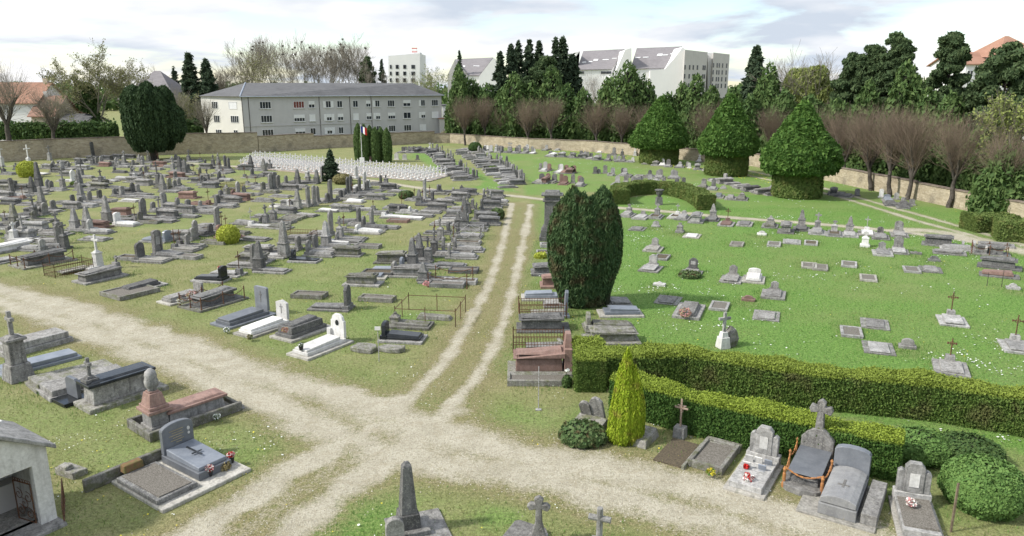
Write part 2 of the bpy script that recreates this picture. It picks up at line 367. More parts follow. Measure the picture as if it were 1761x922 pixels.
p1 = grid_sheet('gravel_path', lin(-52, 16, .16), lin(14, 82, .16), .004, near_path(RUTS)); tag(p1, kind='structure')
p2 = grid_sheet('cross_path', lin(-100, 62, .4), lin(42, 146, .4), .004, near_path(FAR)); tag(p2, kind='structure')
# grass blades and small flowers nobody could count
def scatter(name, n, area, fn, size, mat, label, cat, blade=False, seed=1):
    r = np.random.RandomState(seed); x = r.uniform(area[0], area[1], n); y0, y1 = area[2], area[3]
    y = y0+(y1-y0)*r.rand(n)**1.3
    p = fn(x, y); k = r.rand(n) < p; x = x[k]; y = y[k]; m = len(x)
    a = r.rand(m)*2*pi; s = size*r.uniform(.6, 1.4, m)
    if blade:
        h = s*r.uniform(.6, 1.3, m); w = s*.16; lx = r.normal(0, .35, m)*s; ly = r.normal(0, .35, m)*s
        V = np.stack([np.stack([x-w*np.cos(a), y-w*np.sin(a), 0*x], -1), np.stack([x+w*np.cos(a), y+w*np.sin(a), 0*x], -1), np.stack([x+lx, y+ly, h], -1)], 1)
        Fc = np.arange(3*m).reshape(m, 3)
    else:
        z = .035+.03*r.rand(m); V = np.stack([np.stack([x+s*np.cos(a+k*pi/2), y+s*np.sin(a+k*pi/2), z+.3*s*np.sin(a*3+k)], -1) for k in range(4)], 1)
        Fc = np.arange(4*m).reshape(m, 4)
    o = mesh_np(name, V.reshape(-1, 3), Fc, mat); tag(o, label, cat, kind='stuff'); return o
def nogravel(X, Y):
    g, d, l = fields(X, Y); return np.clip(1-g*1.6, 0, 1), d, l
M['blade'] = leafmat('grass_blades', (.17, .20, .06), (.30, .30, .12), (.10, .20, .04), .5)
M['bladeg'] = leafmat('green_grass_blades', (.08, .20, .035), (.15, .28, .06))
scatter('grass', 170000, (-34, 24, 15, 62), lambda x, y: nogravel(x, y)[0]*.8*np.clip(1.2-nogravel(x, y)[2], .15, 1), .07, M['blade'], 'short dry olive grass between the graves', 'grass', True, 3)
scatter('green_grass', 170000, (-12, 42, 15, 75), lambda x, y: nogravel(x, y)[0]*np.clip(nogravel(x, y)[2]*1.3-.2, 0, 1), .07, M['bladeg'], 'lush green lawn grass on the right side of the cemetery', 'grass', True, 4)
def dz(x, y):
    a, d, l = nogravel(x, y); return a*np.clip(vnoise(x, y, .30, 9)*1.6+vnoise(x, y, 1.1, 29)*1.4-1.75, .012, 1)*(np.clip(l-.25, .03, 1)**1.3)
scatter('daisies', 170000, (-18, 50, 16, 130), dz, .038, M['whitef'], 'white daisies scattered through the lawn', 'flowers', seed=5)
scatter('daisies', 5000, (-17, 8, 15, 30), lambda x, y: nogravel(x, y)[0]*np.clip(vnoise(x, y, .6, 19)*2-1.1, 0, 1), .022, M['whitef'], 'white daisies in the olive grass beside the foreground graves', 'flowers', seed=15)
scatter('dandelions', 26000, (-50, 46, 16, 120), lambda x, y: nogravel(x, y)[0]*np.clip(vnoise(x, y, .22, 11)*1.8-.7, .02, 1)*.32, .026, M['yellowf'], 'yellow dandelions dotted over the grass', 'flowers', seed=6)
scatter('dandelions', 5000, (8, 46, 95, 148), lambda x, y: (seg_dist(x, y, GP((980, 262), (1100, 272), (1280, 300), (1440, 328), (1560, 350))) < 3.5)*.8, .07, M['yellowf'], 'thick drift of yellow flowers along the foot of the far right wall', 'flowers', seed=7)

def pebbles(n, seed):
    r = np.random.RandomState(seed); x = r.uniform(-26, 14, n); y = 15+30*r.rand(n)**1.5
    g, d, l = fields(x, y); k = r.rand(n) < np.clip(g*1.2-.1, 0, 1)+.05*(d > .3); x, y = x[k], y[k]; m = len(x); s = r.uniform(.012, .035, m); a = r.rand(m)*2*pi
    V = [np.stack([x+s*np.cos(a+j*2.1), y+s*np.sin(a+j*2.1), 0*x], -1) for j in range(3)]+[np.stack([x+.3*s*np.cos(a*5), y+.3*s*np.sin(a*5), s*.8+.006], -1)]
    V = np.stack(V, 1).reshape(-1, 3); b = (np.arange(m)*4)[:, None]; Fc = np.concatenate([b+np.array([[0, 1, 3]]), b+np.array([[1, 2, 3]]), b+np.array([[2, 0, 3]])])
    return mesh_np('loose_gravel', V, Fc, M['pebble'])
t_ = NT('pebbles'); rn = t_.n('NewGeometry').outputs['Random Per Island']; M['pebble'] = t_.done(t_.mix(rn, (.22, .20, .15, 1), (.50, .47, .38, 1)), .9)
tag(pebbles(90000, 3), 'loose pale pebbles lying on the gravel paths', 'gravel', kind='stuff')
# ---------------------------------------------------------------- foliage
def leaves(name, P, Nrm, size, mat, parent, seed=0, asp=2.0, up=.0, flat=.5):
    """one small quad per point of P, roughly facing Nrm, long side drifting along 'up'"""
    r = np.random.RandomState(seed); m = len(P)
    N = Nrm*flat+r.normal(0, .45, (m, 3)); N /= np.linalg.norm(N, axis=1)[:, None]+1e-9
    T = r.normal(0, 1, (m, 3)); T[:, 2] += up*3; T -= (T*N).sum(1)[:, None]*N; T /= np.linalg.norm(T, axis=1)[:, None]+1e-9
    B = np.cross(N, T); s = (size*r.uniform(.6, 1.4, m))[:, None]; a = T*s*asp/2; b = B*s/2
    V = np.stack([P-a, P+b, P+a, P-b], 1).reshape(-1, 3)
    return mesh_np(name, V, np.arange(4*m).reshape(m, 4), mat, parent)
def lump(th, z, ph, k=(3, 5, 9), a=(.5, .3, .25)):
    return sum(ai*np.sin(ki*th+ph[i]+1.7*z*(.4+.35*i))*np.cos(.9*z*(.5+.5*i)+ph[i+3]) for i, (ki, ai) in enumerate(zip(k, a)))
def revol(prof, n, seed, depth=.25, lumpy=.08, ztop=None, flut=0.0):
    r = np.random.RandomState(seed); z = np.array([p[1] for p in prof]); rr = np.array([p[0] for p in prof])
    zz = np.linspace(z[0], z[-1], 200); rz = np.interp(zz, z, rr); cdf = np.cumsum(rz+.05); cdf /= cdf[-1]
    Z = np.interp(r.rand(n), cdf, zz); th = r.rand(n)*2*pi; R = np.interp(Z, z, rr)
    R = R*(1+lumpy*lump(th, Z, r.rand(6)*6.3)+flut*np.abs(np.sin(th*7+np.sin(Z)*.4)))*(1-depth*r.rand(n)**2)
    dr = np.gradient(rz, zz); sl = np.interp(Z, zz, dr)
    N = np.stack([np.cos(th), np.sin(th), -np.clip(sl, -2, 2)], -1); N /= np.linalg.norm(N, axis=1)[:, None]
    return np.stack([R*np.cos(th), R*np.sin(th), Z+r.normal(0, .05, n)], -1), N
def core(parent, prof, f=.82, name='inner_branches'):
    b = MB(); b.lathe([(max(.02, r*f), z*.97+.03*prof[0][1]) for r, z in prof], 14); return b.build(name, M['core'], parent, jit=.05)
def crown_tree(name, label, cat, loc, prof, n, size, mat, seed, trunk=None, lumpy=.08, up=.6, asp=2.0, group=None, depth=.25, flut=0.0, flat=.6, corek=.82):
    t = empty(name, (*loc, 0), random.uniform(0, 6)); tag(t, label, cat, group)
    P, N = revol(prof, n, seed, depth, lumpy, flut=flut); leaves('crown', P, N, size, mat, t, seed, asp, up, flat)
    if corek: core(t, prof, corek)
    if trunk: MB().lathe([(trunk[0]*1.3, -.05), (trunk[0], .3), (trunk[0]*.6, trunk[1])], 8).build('trunk', M['bark'], t)
    return t
def blob(c, r, n, rs):
    v = rs.normal(0, 1, (n, 3)); v /= np.linalg.norm(v, axis=1)[:, None]
    return np.array(c)+v*np.array(r)*(1-.3*rs.rand(n)**2)[:, None], v
def tubes(segs, k=3):
    """segs (n,8): p(3) q(3) r0 r1 -> vertices and quads"""
    A = np.array(segs, float); p, q, r0, r1 = A[:, :3], A[:, 3:6], A[:, 6], A[:, 7]
    d = q-p; d /= np.linalg.norm(d, axis=1)[:, None]+1e-9
    h = np.where(np.abs(d[:, 2:]) < .9, [[0, 0, 1.]], [[1., 0, 0]]); u = np.cross(d, h); u /= np.linalg.norm(u, axis=1)[:, None]; w = np.cross(d, u)
    V = []
    for c, r in ((p, r0), (q, r1)):
        for i in range(k): a = 2*pi*i/k; V.append(c+r[:, None]*(cos(a)*u+sin(a)*w))
    V = np.stack(V, 1); n = len(A); b = (np.arange(n)*2*k)[:, None]
    Fc = np.concatenate([b+np.array([[i, (i+1) % k, k+(i+1) % k, k+i]]) for i in range(k)], 0)
    return V.reshape(-1, 3), Fc
def branch(segs, p, d, L, r, depth, rs, spread=.5, grav=.0, nsub=4, kids=3, tw=.011):
    """recursive limb: wanders, tapers and forks"""
    p = np.array(p, float); d = np.array(d, float); d /= np.linalg.norm(d); st = L/nsub
    for i in range(nsub):
        d = d+rs.normal(0, .13, 3)+np.array([0, 0, grav]); d /= np.linalg.norm(d); q = p+d*st
        r1 = max(tw, r*(1-.5/nsub)); segs.append((*p, *q, r, r1)); p, r = q, r1
        if depth > 0 and (i > 0 or depth < 2):
            for _ in range(kids if i == nsub-1 else max(1, kids-1)):
                e = d+rs.normal(0, spread, 3); e[2] += grav
                branch(segs, p, e, L*rs.uniform(.5, .75), r*.55, depth-1, rs, spread, grav, nsub, kids, tw)
def split_tree(segs, name, label, cat, loc, group=None, thick=.04, matt='twig', matb='bark'):
    t = empty(name, (*loc, 0)); tag(t, label, cat, group)
    A = np.array(segs); big = A[:, 6] > thick
    V, Fc = tubes(A[big], 6); mesh_np('trunk', V, Fc, M[matb], t)
    V, Fc = tubes(A[~big], 3); mesh_np('crown', V, Fc, M[matt], t); return t
def copy_tree(o, parent=None):
    c = o.copy(); COL.objects.link(c)
    if parent: c.parent = parent
    for ch in list(o.children): copy_tree(ch, c)
    return c
def pollard_segs(seed, h=3.6, top=10.0, wid=2.6, n=400, lean=0.0):
    rs = np.random.RandomState(seed); S_ = []; p = np.array([0, 0, -.1]); r = .33
    for i in range(6):
        q = p+np.array([rs.normal(0, .06)+lean*.1, rs.normal(0, .06), h/6]); S_.append((*p, *q, r, r*.93)); p = q; r *= .93
    for k in range(6):
        a = k*2*pi/6+rs.rand()*.8; d = np.array([cos(a)*.46, sin(a)*.46, 1]); L = (top-h)*rs.uniform(.25, .45); pp = p.copy(); rr = .17
        for j in range(3):
            d2 = d+rs.normal(0, .12, 3); q = pp+d2*L/3; S_.append((*pp, *q, rr, rr*.85)); pp = q; rr *= .85
            for _ in range(n//18):
                aa = rs.rand()*2*pi; e = np.array([cos(aa)*.62+cos(a)*.2, sin(aa)*.62+sin(a)*.2, .2+rs.rand()*1.45])
                e /= np.linalg.norm(e); Lt = (top-pp[2])*rs.uniform(.4, .85); s = pp+rs.normal(0, .08, 3); rt = .017
                for m_ in range(4):
                    e2 = e+rs.normal(0, .12, 3)+np.array([0, 0, .06*m_]); e2 /= np.linalg.norm(e2); q = s+e2*Lt/4; S_.append((*s, *q, rt, rt*.75)); 
                    if m_ in (1, 2):
                        for _ in range(2):
                            e3 = e2+rs.normal(0, .4, 3); S_.append((*q, *(q+e3*Lt*.22), rt*.6, rt*.35))
                    s = q; rt *= .75
    A_ = np.array(S_); zt_ = A_[:, 5].max(); kz = top/np.quantile(A_[:, 5], .985); A_[:, [2, 5]] = np.where(A_[:, [2, 5]] > h, h+(A_[:, [2, 5]]-h)*((top-h)/(np.quantile(A_[:, 5], .985)-h)), A_[:, [2, 5]])
    return A_
# ---- the pollarded trees inside the walls (trunk foot px, crown top px)
protos = [split_tree(pollard_segs(s, h=2.3+.35*(s % 3), wid=2.6), 'pollarded_tree', 'x', 'tree', (0, 0), thick=.05) for s in (1, 2, 3, 4)]
polls = [(800, 250, 166, 3), (834, 249, 168, 1), (871, 250, 182, 0), (908, 255, 168, 2), (948, 257, 168, 1), (1028, 259, 172, 0), (1069, 262, 178, 3), (1110, 266, 180, 1),
         (1218, 277, 176, 2), (1322, 288, 185, 1), (1447, 313, 188, 3), (1498, 328, 182, 0), (1561, 344, 186, 2), (1631, 357, 200, 1), (1721, 372, 224, 3), (1400, 300, 184, 0), (1530, 338, 190, 1)]
ordn = ['first', 'second', 'third', 'fourth', 'fifth', 'sixth', 'seventh', 'eighth', 'ninth', 'tenth', 'eleventh', 'twelfth', 'thirteenth', 'fourteenth', 'fifteenth', 'sixteenth', 'seventeenth', 'eighteenth', 'nineteenth', 'twentieth',
        '21st', '22nd', '23rd', '24th', '25th', '26th', '27th', '28th', '29th', '30th', '31st', '32nd', '33rd', '34th', '35th', '36th', '37th', '38th', '39th', '40th', '41st', '42nd', '43rd', '44th', '45th', '46th', '47th', '48th', '49th', '50th', '51st', '52nd', '53rd', '54th', '55th', '56th', '57th', '58th', '59th', '60th', '61st', '62nd', '63rd', '64th', '65th', '66th', '67th', '68th', '69th', '70th']
polls.sort()
done_p = set()
for i, (px, by, ty, k) in enumerate(polls):
    if k not in done_p: o = protos[k]; done_p.add(k)
    else: o = copy_tree(protos[k])
    x, y = G(px, by); hgt = (by-ty)/ppm(by); s = hgt/10.0
    o.location = (x, y, 0); o.scale = (s*(.9+.08*(i % 3)), s*.95, s); o.rotation_euler.z = i*1.9
    tag(o, 'bare pollarded tree with reddish twigs, %s from left along the far right wall' % ordn[i], 'tree', 'pollarded trees along the far right wall')
for px, by, ty, lab in ((18, 277, 112, 'tall bare pollarded tree with grey limbs at the far left edge'), (93, 272, 150, 'slim bare pollarded tree behind the ivy covered wall, second from the left'), (360, 264, 168, 'bare pollarded tree standing in front of the cream end wall of the long block'), (303, 262, 150, 'bare pollarded tree just right of the big dark yew by the left wall')):
    o = split_tree(pollard_segs(px, h=3.8, n=300), 'pollarded_tree', lab, 'tree', G(px, by), 'pollarded trees along the left wall', thick=.05, matt='twigg')
    s = (by-ty)/ppm(by)/10; o.scale = (s*.85 if px == 360 else s, s*.85 if px == 360 else s, s)
# ---- big bare grove with rooks' nests behind the long block
def grove(px, topy, D, lab, seed, w=.5, mat='twigg', depth=4, nests=0, kids=2, budm=None, grp='tall bare trees behind the long block', trunk=.34, grav=.09, spread=.42, name='bare_tree'):
    rs = np.random.RandomState(seed); x, y, zt = atD(px, topy, D); sg = []; hh = zt*.50
    p = np.array([0, 0, -.1]); r = trunk
    for i in range(4):
        q = p+np.array([rs.normal(0, .12), rs.normal(0, .12), hh*.12]); sg.append((*p, *q, r, r*.92)); p = q; r *= .92
    for k in range(6):
        a = k*2*pi/6+rs.rand(); e = (cos(a)*w, sin(a)*w, 1)
        branch(sg, p+np.array([0, 0, (k % 2)*hh*.12]), e, hh*.52, r*.5, depth-1, rs, spread, grav, 4, kids, .02)
    A = np.array(sg); A[:, [2, 5]] *= zt/A[:, 5].max()
    t = split_tree(A, name, lab, 'tree', (x, y), grp, thick=.1, matt=mat, matb='barkl' if mat != 'twig' else 'bark')
    if nests:
        tips = A[(A[:, 5] > zt*.8)]
        for c in tips[rs.choice(len(tips), nests)]: MB().lathe([(.1, -.2), (.3, -.1), (.34, .08), (.14, .2)], 7, c[3], c[4]).build('nest', M['bark'], t, jit=.06).location.z = c[5]
    if budm:
        E_ = A[A[:, 6] < .09][:, 3:6]; E_ = E_[rs.choice(len(E_), min(len(E_), 12000))]+rs.normal(0, .22, (min(len(E_), 12000), 3))
        leaves('buds', E_, rs.normal(0, 1, E_.shape), .16, M[budm], t, seed)
    return t
gr = [(395, 104, 200), (425, 62, 205), (462, 57, 210), (498, 66, 200), (532, 50, 215), (560, 68, 205), (577, 55, 210), (606, 68, 215), (628, 92, 205), (372, 118, 195)]
for i, (px, ty, D) in enumerate(sorted(gr)):
    grove(px, ty, D, 'tall bare grey branched tree behind the long block, %s from left in the clump' % ordn[i], 100+i, w=.22 if ty < 60 else .42, nests=4 if ty < 75 else 0, mat='twigg', depth=5)
grove(150, 66, 150, 'big bare tree with yellow green buds and ivied trunk behind the left wall', 41, w=.9, budm='bud', depth=5, kids=2, grp='trees beyond the left wall', trunk=.5, grav=.05, spread=.55)
grove(205, 100, 152, 'thin budding tree between the ivied tree and the white house', 42, w=.5, budm='bud', grp='trees beyond the left wall')
grove(318, 160, 160, 'low brownish bare tree between the yew and the cream end wall', 43, w=.6, budm='bud', grp='trees beyond the left wall')
grove(262, 108, 230, 'pale bare tree behind the white house with the sloping roof', 44, w=.5, mat='twigp', grp='trees beyond the left wall')
grove(440, 85, 190, 'ivied bare tree in front of the tall grove behind the long block', 45, w=.3, budm='bud', grp='trees behind the long block')
grove(742, 106, 230, 'pale green spring tree to the right of the white tower block', 46, w=.55, budm='willow', grp='trees beyond the long block')
grove(700, 120, 250, 'small bare tree in front of the white tower block', 47, w=.5, grp='trees beyond the long block')
grove(1022, 122, 205, 'pale leafless tree in front of the white block with sloping roofs', 48, w=.5, mat='twigp', grp='trees behind the far wall')
grove(1350, 94, 200, 'pale leafless tree between the blue green spruce and the spring willow', 49, w=.5, mat='twigp', grp='trees behind the far right wall')
grove(1428, 97, 190, 'pale leafless tree behind the right part of the spring willow', 50, w=.5, mat='twigp', grp='trees behind the far right wall')
grove(1752, 150, 75, 'yellowish budding tree at the far right edge', 51, w=.5, budm='willow', grp='trees behind the far right wall', trunk=.25)
# ivy on the big left tree
x, y, z_ = atD(147, 66, 150); rs = np.random.RandomState(3)
P1, N1 = blob((0, 0, 4), (1.0, 1.0, 4.5), 2500, rs); P2, N2 = blob((-1.5, 0, 10), (2.4, 1.5, 3), 2500, rs)
iv = empty('ivy', (x, y, 0)); tag(iv, 'dark green ivy climbing the trunk of the big budding tree on the left', 'ivy')
leaves('foliage', np.concatenate([P1, P2]), np.concatenate([N1, N2]), .3, M['ivy'], iv, 5)
# ---- conifers and dense trees
def spruce(px, topy, D, wpx, lab, seed, mat='spruce', grp='spruces behind the walls', n=9000, base=.12, size=None, name='spruce_tree'):
    x, y, zt = atD(px, topy, D); rs = np.random.RandomState(seed); R = wpx/F*D*1.3; n = int(n*1.6); t = empty(name, (x, y, 0)); tag(t, lab, 'tree', grp)
    MB().lathe([(.35, 0), (.2, zt*.5), (.03, zt*.99)], 6).build('trunk', M['bark'], t)
    nb = 240; zb = base*zt+(1-base)*zt*rs.rand(nb)**.85; a = rs.rand(nb)*2*pi
    Lb = R*(np.clip((zt-zb)/(zt*(1-base)), 0, 1)**.8*1.05+.06)*rs.uniform(.65, 1.15, nb)
    k = rs.choice(nb, n, p=Lb/Lb.sum()); u = rs.rand(n)**.7; 
    P = np.stack([np.cos(a[k])*Lb[k]*u, np.sin(a[k])*Lb[k]*u, zb[k]-.22*Lb[k]*u**1.0+.14*Lb[k]*u*u], -1)
    P += rs.normal(0, 1, P.shape)*np.array([.16, .16, .12])*(R/3.2)
    N = np.stack([np.cos(a[k])*.4, np.sin(a[k])*.4, 0*u+.8], -1); leaves('crown', P, N, size or .34*R/3.2, M[mat], t, seed, 2.6, 0, .7); return t
for i, q in enumerate([(879, 76, 178, 17, 'leftmost of the dark spruces in the clump left of the sloping roofs'), (892, 70, 184, 16, 'second dark spruce from the left in the tall clump'), (910, 69, 180, 18, 'dark spruce in the middle of the tall clump'), (927, 71, 186, 17, 'slim dark spruce right of the middle of the tall clump'), (956, 66, 180, 17, 'tall dark spruce, left one of the close pair before the sloping roofs'), (968, 65, 184, 20, 'tall dark spruce, right one of the close pair before the sloping roofs'), (860, 90, 176, 18, 'shorter dark spruce at the left flank of the tall clump'), (984, 95, 182, 22, 'ragged spruce just left of the slate coloured sloping roof'),
     (323, 92, 190, 20, 'left and taller of the two dark spruces behind the long block'), (353, 102, 190, 19, 'right and shorter of the two dark spruces behind the long block'), (298, 114, 200, 12, 'small dark conifer left of the pair of spruces'), (656, 103, 210, 11, 'slim dark conifer left of the white tower block'), (1302, 80, 175, 24, 'tall blue green spruce standing alone against the sky right of the white blocks'), (790, 86, 300, 9, 'thin spruce top above the left sloping roof')]):
    spruce(q[0], q[1], q[2], q[3], q[4], 200+i, mat='spruce', n=9000 if q[3] > 12 else 4000)
def pine(px, topy, D, wpx, lab, seed, base=.3, n=26000, name='pine_tree', mat='pine', grp='dark pines behind the far right wall'):
    x, y, zt = atD(px, topy, D); rs = np.random.RandomState(seed); R = wpx/F*D; t = empty(name, (x, y, 0)); tag(t, lab, 'tree', grp)
    sg = [(0, 0, 0, 0, 0, zt*.93, .32, .08)]; Ps = []; Ns = []; nb = 46
    for i in range(nb):
        f = (i+.5)/nb; z = zt*(base+(1-base)*f); a = i*2.4+rs.rand()*.6; L = R*(np.sin(min(1, (1-f)*1.25+.12)*pi/2))*rs.uniform(.45, 1.08)
        e = np.array([cos(a)*L, sin(a)*L, z+L*.28]); sg.append((0, 0, z, *e, .09, .03))
        for c in range(3):
            w = .55+.45*c/2; cc = np.array([0, 0, z])*(1-w)+e*w+rs.normal(0, .25, 3); cr = R*.19*rs.uniform(.7, 1.35)
            p, nn = blob(cc, (cr, cr, cr*.6), n//(nb*3), rs); Ps.append(p); Ns.append(nn)
    V, Fc = tubes(sg, 5); mesh_np('trunk', V, Fc, M['bark'], t)
    leaves('crown', np.concatenate(Ps), np.concatenate(Ns), .30*(D/100)**.5, M[mat], t, seed, 2.2, .3, .45); return t
for i, q in enumerate([(1472, 100, 118, 40, 'broad dark pine right of the spring willow'), (1508, 84, 114, 34, 'dark pine between the broad pine and the tallest rounded one'), (1548, 69, 110, 40, 'tall rounded dark pine with a bushy top, tallest of the right hand pines'), (1642, 60, 100, 42, 'open dark pine with gaps in its crown in front of the red roof'), (1738, 88, 84, 62, 'wide dark pine overhanging the far right corner'), (1700, 140, 88, 36, 'lower dark pine left of the corner pine')]):
    pine(*q[:5], 300+i)
pine(937, 104, 165, 40, 'rounded dark cedar in front of the spruce clump', 320, base=.2, grp='conifers behind the far wall'); pine(630, 104, 205, 20, 'rounded bluish pine right of the tall grove', 321, base=.1, n=8000, grp='conifers behind the long block')
def screen(px, topy, D, wpx, lab, seed, mat='screen', n=None, name='conifer_tree', pw=.75, grp='green conifers along the outside of the far wall', sz=.34):
    x, y, zt = atD(px, topy, D); R = wpx/F*D*1.12; n = n or 9000
    prof = [(R*.55, 0), (R, zt*.16), (R*1.0, zt*.38), (R*.86, zt*.6), (R*.6, zt*.8), (R*.28, zt*.94), (.05, zt)]
    t = empty(name, (x, y, 0)); tag(t, lab, 'tree', grp); rs = np.random.RandomState(seed); Ps = []; Ns = []; n = int(n*1.3)
    for k in range(5):
        a = k*1.4+seed; off = 0 if k == 0 else R*.48; hk = 1 if k == 0 else rs.uniform(.58, .92); rk = .8 if k == 0 else rs.uniform(.5, .68)
        P, N = revol([(r_*rk, z_*hk) for r_, z_ in prof], n//5, seed+k, .45, .22); P[:, 0] += off*cos(a); P[:, 1] += off*sin(a); P += N*np.abs(rs.normal(0, .22, (len(P), 1))); Ps.append(P); Ns.append(N)
    leaves('crown', np.concatenate(Ps), np.concatenate(Ns), sz*1.15*(D/150)**.5, M[mat], t, seed, 2.4, .7, .45)
    core(t, [(r_*.9, z_*.93) for r_, z_ in prof], .62); return t
SC = [(788, 112, 168, 18, ''), (812, 135, 170, 20, ''), (838, 142, 166, 22, ''), (866, 148, 162, 24, ''), (885, 124, 160, 26, ''), (915, 140, 160, 24, ''), (950, 112, 160, 26, ''), (975, 145, 156, 26, ''), (1004, 152, 154, 22, ''), (1045, 135, 150, 26, ''), (1080, 106, 148, 36, ''), (1108, 128, 148, 28, ''), (1175, 140, 142, 22, ''), (1200, 127, 138, 22, ''), (1226, 148, 136, 20, ''), (1262, 150, 128, 26, ''), (1325, 108, 126, 28, ''), (1292, 165, 124, 22, ''), (1497, 136, 104, 22, ''), (1561, 107, 98, 32, ''), (1600, 150, 94, 26, ''), (1638, 158, 90, 34, ''), (1690, 215, 80, 30, ''), (1395, 165, 112, 34, ''), (1440, 170, 108, 30, ''), (1352, 155, 118, 26, ''), (1735, 255, 70, 34, ''), (1600, 235, 88, 28, ''), (1540, 200, 98, 26, ''), (1470, 195, 106, 24, ''), (1650, 250, 84, 26, ''), (1148, 158, 142, 24, '')]
SC.sort()
for i, q in enumerate(SC): screen(q[0], q[1], q[2], q[3], 'dense green conifer behind the far right wall, %s from the left in the screen' % ordn[i], 400+i, mat='ivy' if i % 5 == 2 else 'screen', n=11000 if q[2] < 130 else 7000)
# spring willow
x, y, zt = atD(1392, 106, 128); rs = np.random.RandomState(77); t = empty('willow_tree', (x, y, 0)); tag(t, 'big yellow green spring willow behind the far right wall', 'tree')
MB().lathe([(.5, 0), (.4, 4), (.2, 9)], 8).build('trunk', M['barkl'], t); Ps = []; Ns = []
for k in range(46):
    a = rs.rand()*6.28; el = rs.uniform(-.2, 1); rr = 3.9*rs.rand()**.4; c = (rr*cos(a)*(1-.4*max(el, 0)), rr*sin(a)*(1-.4*max(el, 0)), 8.6+el*(zt-10)*rs.uniform(.7, 1)); P, N = blob(c, (1.5, 1.5, 1.9), 700, rs); Ps.append(P); Ns.append(N)
leaves('crown', np.concatenate(Ps), np.concatenate(Ns), .24, M['willow'], t, 77, 3.2, 1.3, .4)
sg = []
for k in range(9): branch(sg, (0, 0, 4), (cos(k*.7)*.6, sin(k*.7)*.6, 1), (zt-4)*.62, .16, 2, rs, .5, .05, 4, 3, .02)
V, Fc = tubes(sg, 3); mesh_np('branches', V, Fc, M['twigg'], t)
# the three clipped trees on block bases
for i, (px, by, topy, hw, bw, sp) in enumerate(((1139, 284, 172, 48, 34, 'left'), (1258, 305, 170, 49, 37, 'middle'), (1385, 344, 185, 63, 42, 'right and nearest'))):
    x, y = G(px, by); p = ppm(by); hh = (by-topy)/p; R = hw/p; rb = bw/p; hb = hh*(.29 if i else .27); y += rb
    t = empty('clipped_tree', (x, y, 0), i); tag(t, 'clipped evergreen, a broad cone on a block shaped base, %s of the three' % sp, 'tree', 'clipped evergreens on the right lawn')
    prof = [(R*.5, hb*.93), (R*.92, hb*1.02), (R*1.0, hb*1.3), (R*(.86+.05*i), hh*.5), (R*.60, hh*.68), (R*.36, hh*.83), (R*.16, hh*.94), (.03, hh*1.02)]
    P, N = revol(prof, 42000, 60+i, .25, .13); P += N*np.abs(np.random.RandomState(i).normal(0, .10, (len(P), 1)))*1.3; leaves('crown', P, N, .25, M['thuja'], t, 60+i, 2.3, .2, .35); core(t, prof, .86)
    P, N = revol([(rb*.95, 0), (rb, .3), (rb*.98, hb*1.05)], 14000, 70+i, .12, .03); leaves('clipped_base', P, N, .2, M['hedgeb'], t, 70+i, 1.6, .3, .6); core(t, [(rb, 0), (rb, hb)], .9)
# the dark yew behind the left graves, with several stems
x, y = G(262, 276); y += 1
t = empty('yew_tree', (x, y, 0)); tag(t, 'large dark green yew with spreading stems in front of the left wall', 'tree'); rs = np.random.RandomState(8); Ps = []; Ns = []
for k in range(9):
    a = k*2*pi/9; rr = 2.5 if k else 0; cx, cy = rr*cos(a), rr*sin(a); ht = (13.0 if k == 0 else 12.7-rs.rand()*1.7)
    P, N = revol([(.5, 1.6), (1.3, 3.2), (1.75, 5.5), (1.8, 8.5), (1.4, ht-1.6), (.8, ht-.5), (.1, ht)], 9000, 80+k, .3, .14, flut=.1); P[:, :2] += (cx, cy); Ps.append(P); Ns.append(N)
    MB().bar((rs.normal(0, .25), rs.normal(0, .25), 0), (cx*.8, cy*.8, 6), .28, 6, .12).build('stem', M['bark'], t)
P, N = revol([(.8, 3), (1.9, 5), (1.6, 8), (.2, 9.6)], 5000, 99, .3, .12); P[:, 0] += 4.0; Ps.append(P); Ns.append(N)
leaves('crown', np.concatenate(Ps), np.concatenate(Ns), .21, M['yewd'], t, 9, 2.6, 1.1, .5)
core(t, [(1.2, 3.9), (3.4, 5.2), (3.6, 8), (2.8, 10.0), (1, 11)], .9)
# the big twin yew beside the track
x, y = G(1007, 541); y += 1.5
t = empty('yew_tree', (x, y, 0)); tag(t, 'big clipped twin topped yew with brown patches beside the rutted track', 'tree'); Ps = []; Ns = []; rs = np.random.RandomState(5)
for k, (cx, cy, r, ht) in enumerate(((-1.15, .05, .80, 6.1), (-.68, -.25, .82, 6.75), (-.15, -.40, .80, 6.45), (.32, -.3, .74, 6.2), (.95, -.05, .78, 6.75), (1.3, .2, .72, 6.0), (.1, .5, 1.1, 6.0), (-.7, .6, .9, 6.2))):
    P, N = revol([(r*.45, .2), (r*.75, 1.2), (r*.98, 2.4), (r*1.05, 4.0), (r*.88, ht*.80), (r*.55, ht*.93), (.06, ht)], 14000, 20+k, .3, .12, flut=.12); lo = np.clip(.62+.38*P[:, 2]/2.6, 0, 1)[:, None]
    for _ in range(18):
        pass
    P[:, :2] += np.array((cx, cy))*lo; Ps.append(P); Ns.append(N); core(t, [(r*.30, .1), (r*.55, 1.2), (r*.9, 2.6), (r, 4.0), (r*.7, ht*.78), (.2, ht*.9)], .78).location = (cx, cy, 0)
rs = np.random.RandomState(6); P0 = np.concatenate(Ps); N0 = np.concatenate(Ns)
leaves('crown', P0, N0, .085, M['yew'], t, 6, 3.6, 1.6, .5)
MB().lathe([(.4, 0), (.3, 1.5)], 8).build('trunk', M['bark'], t)
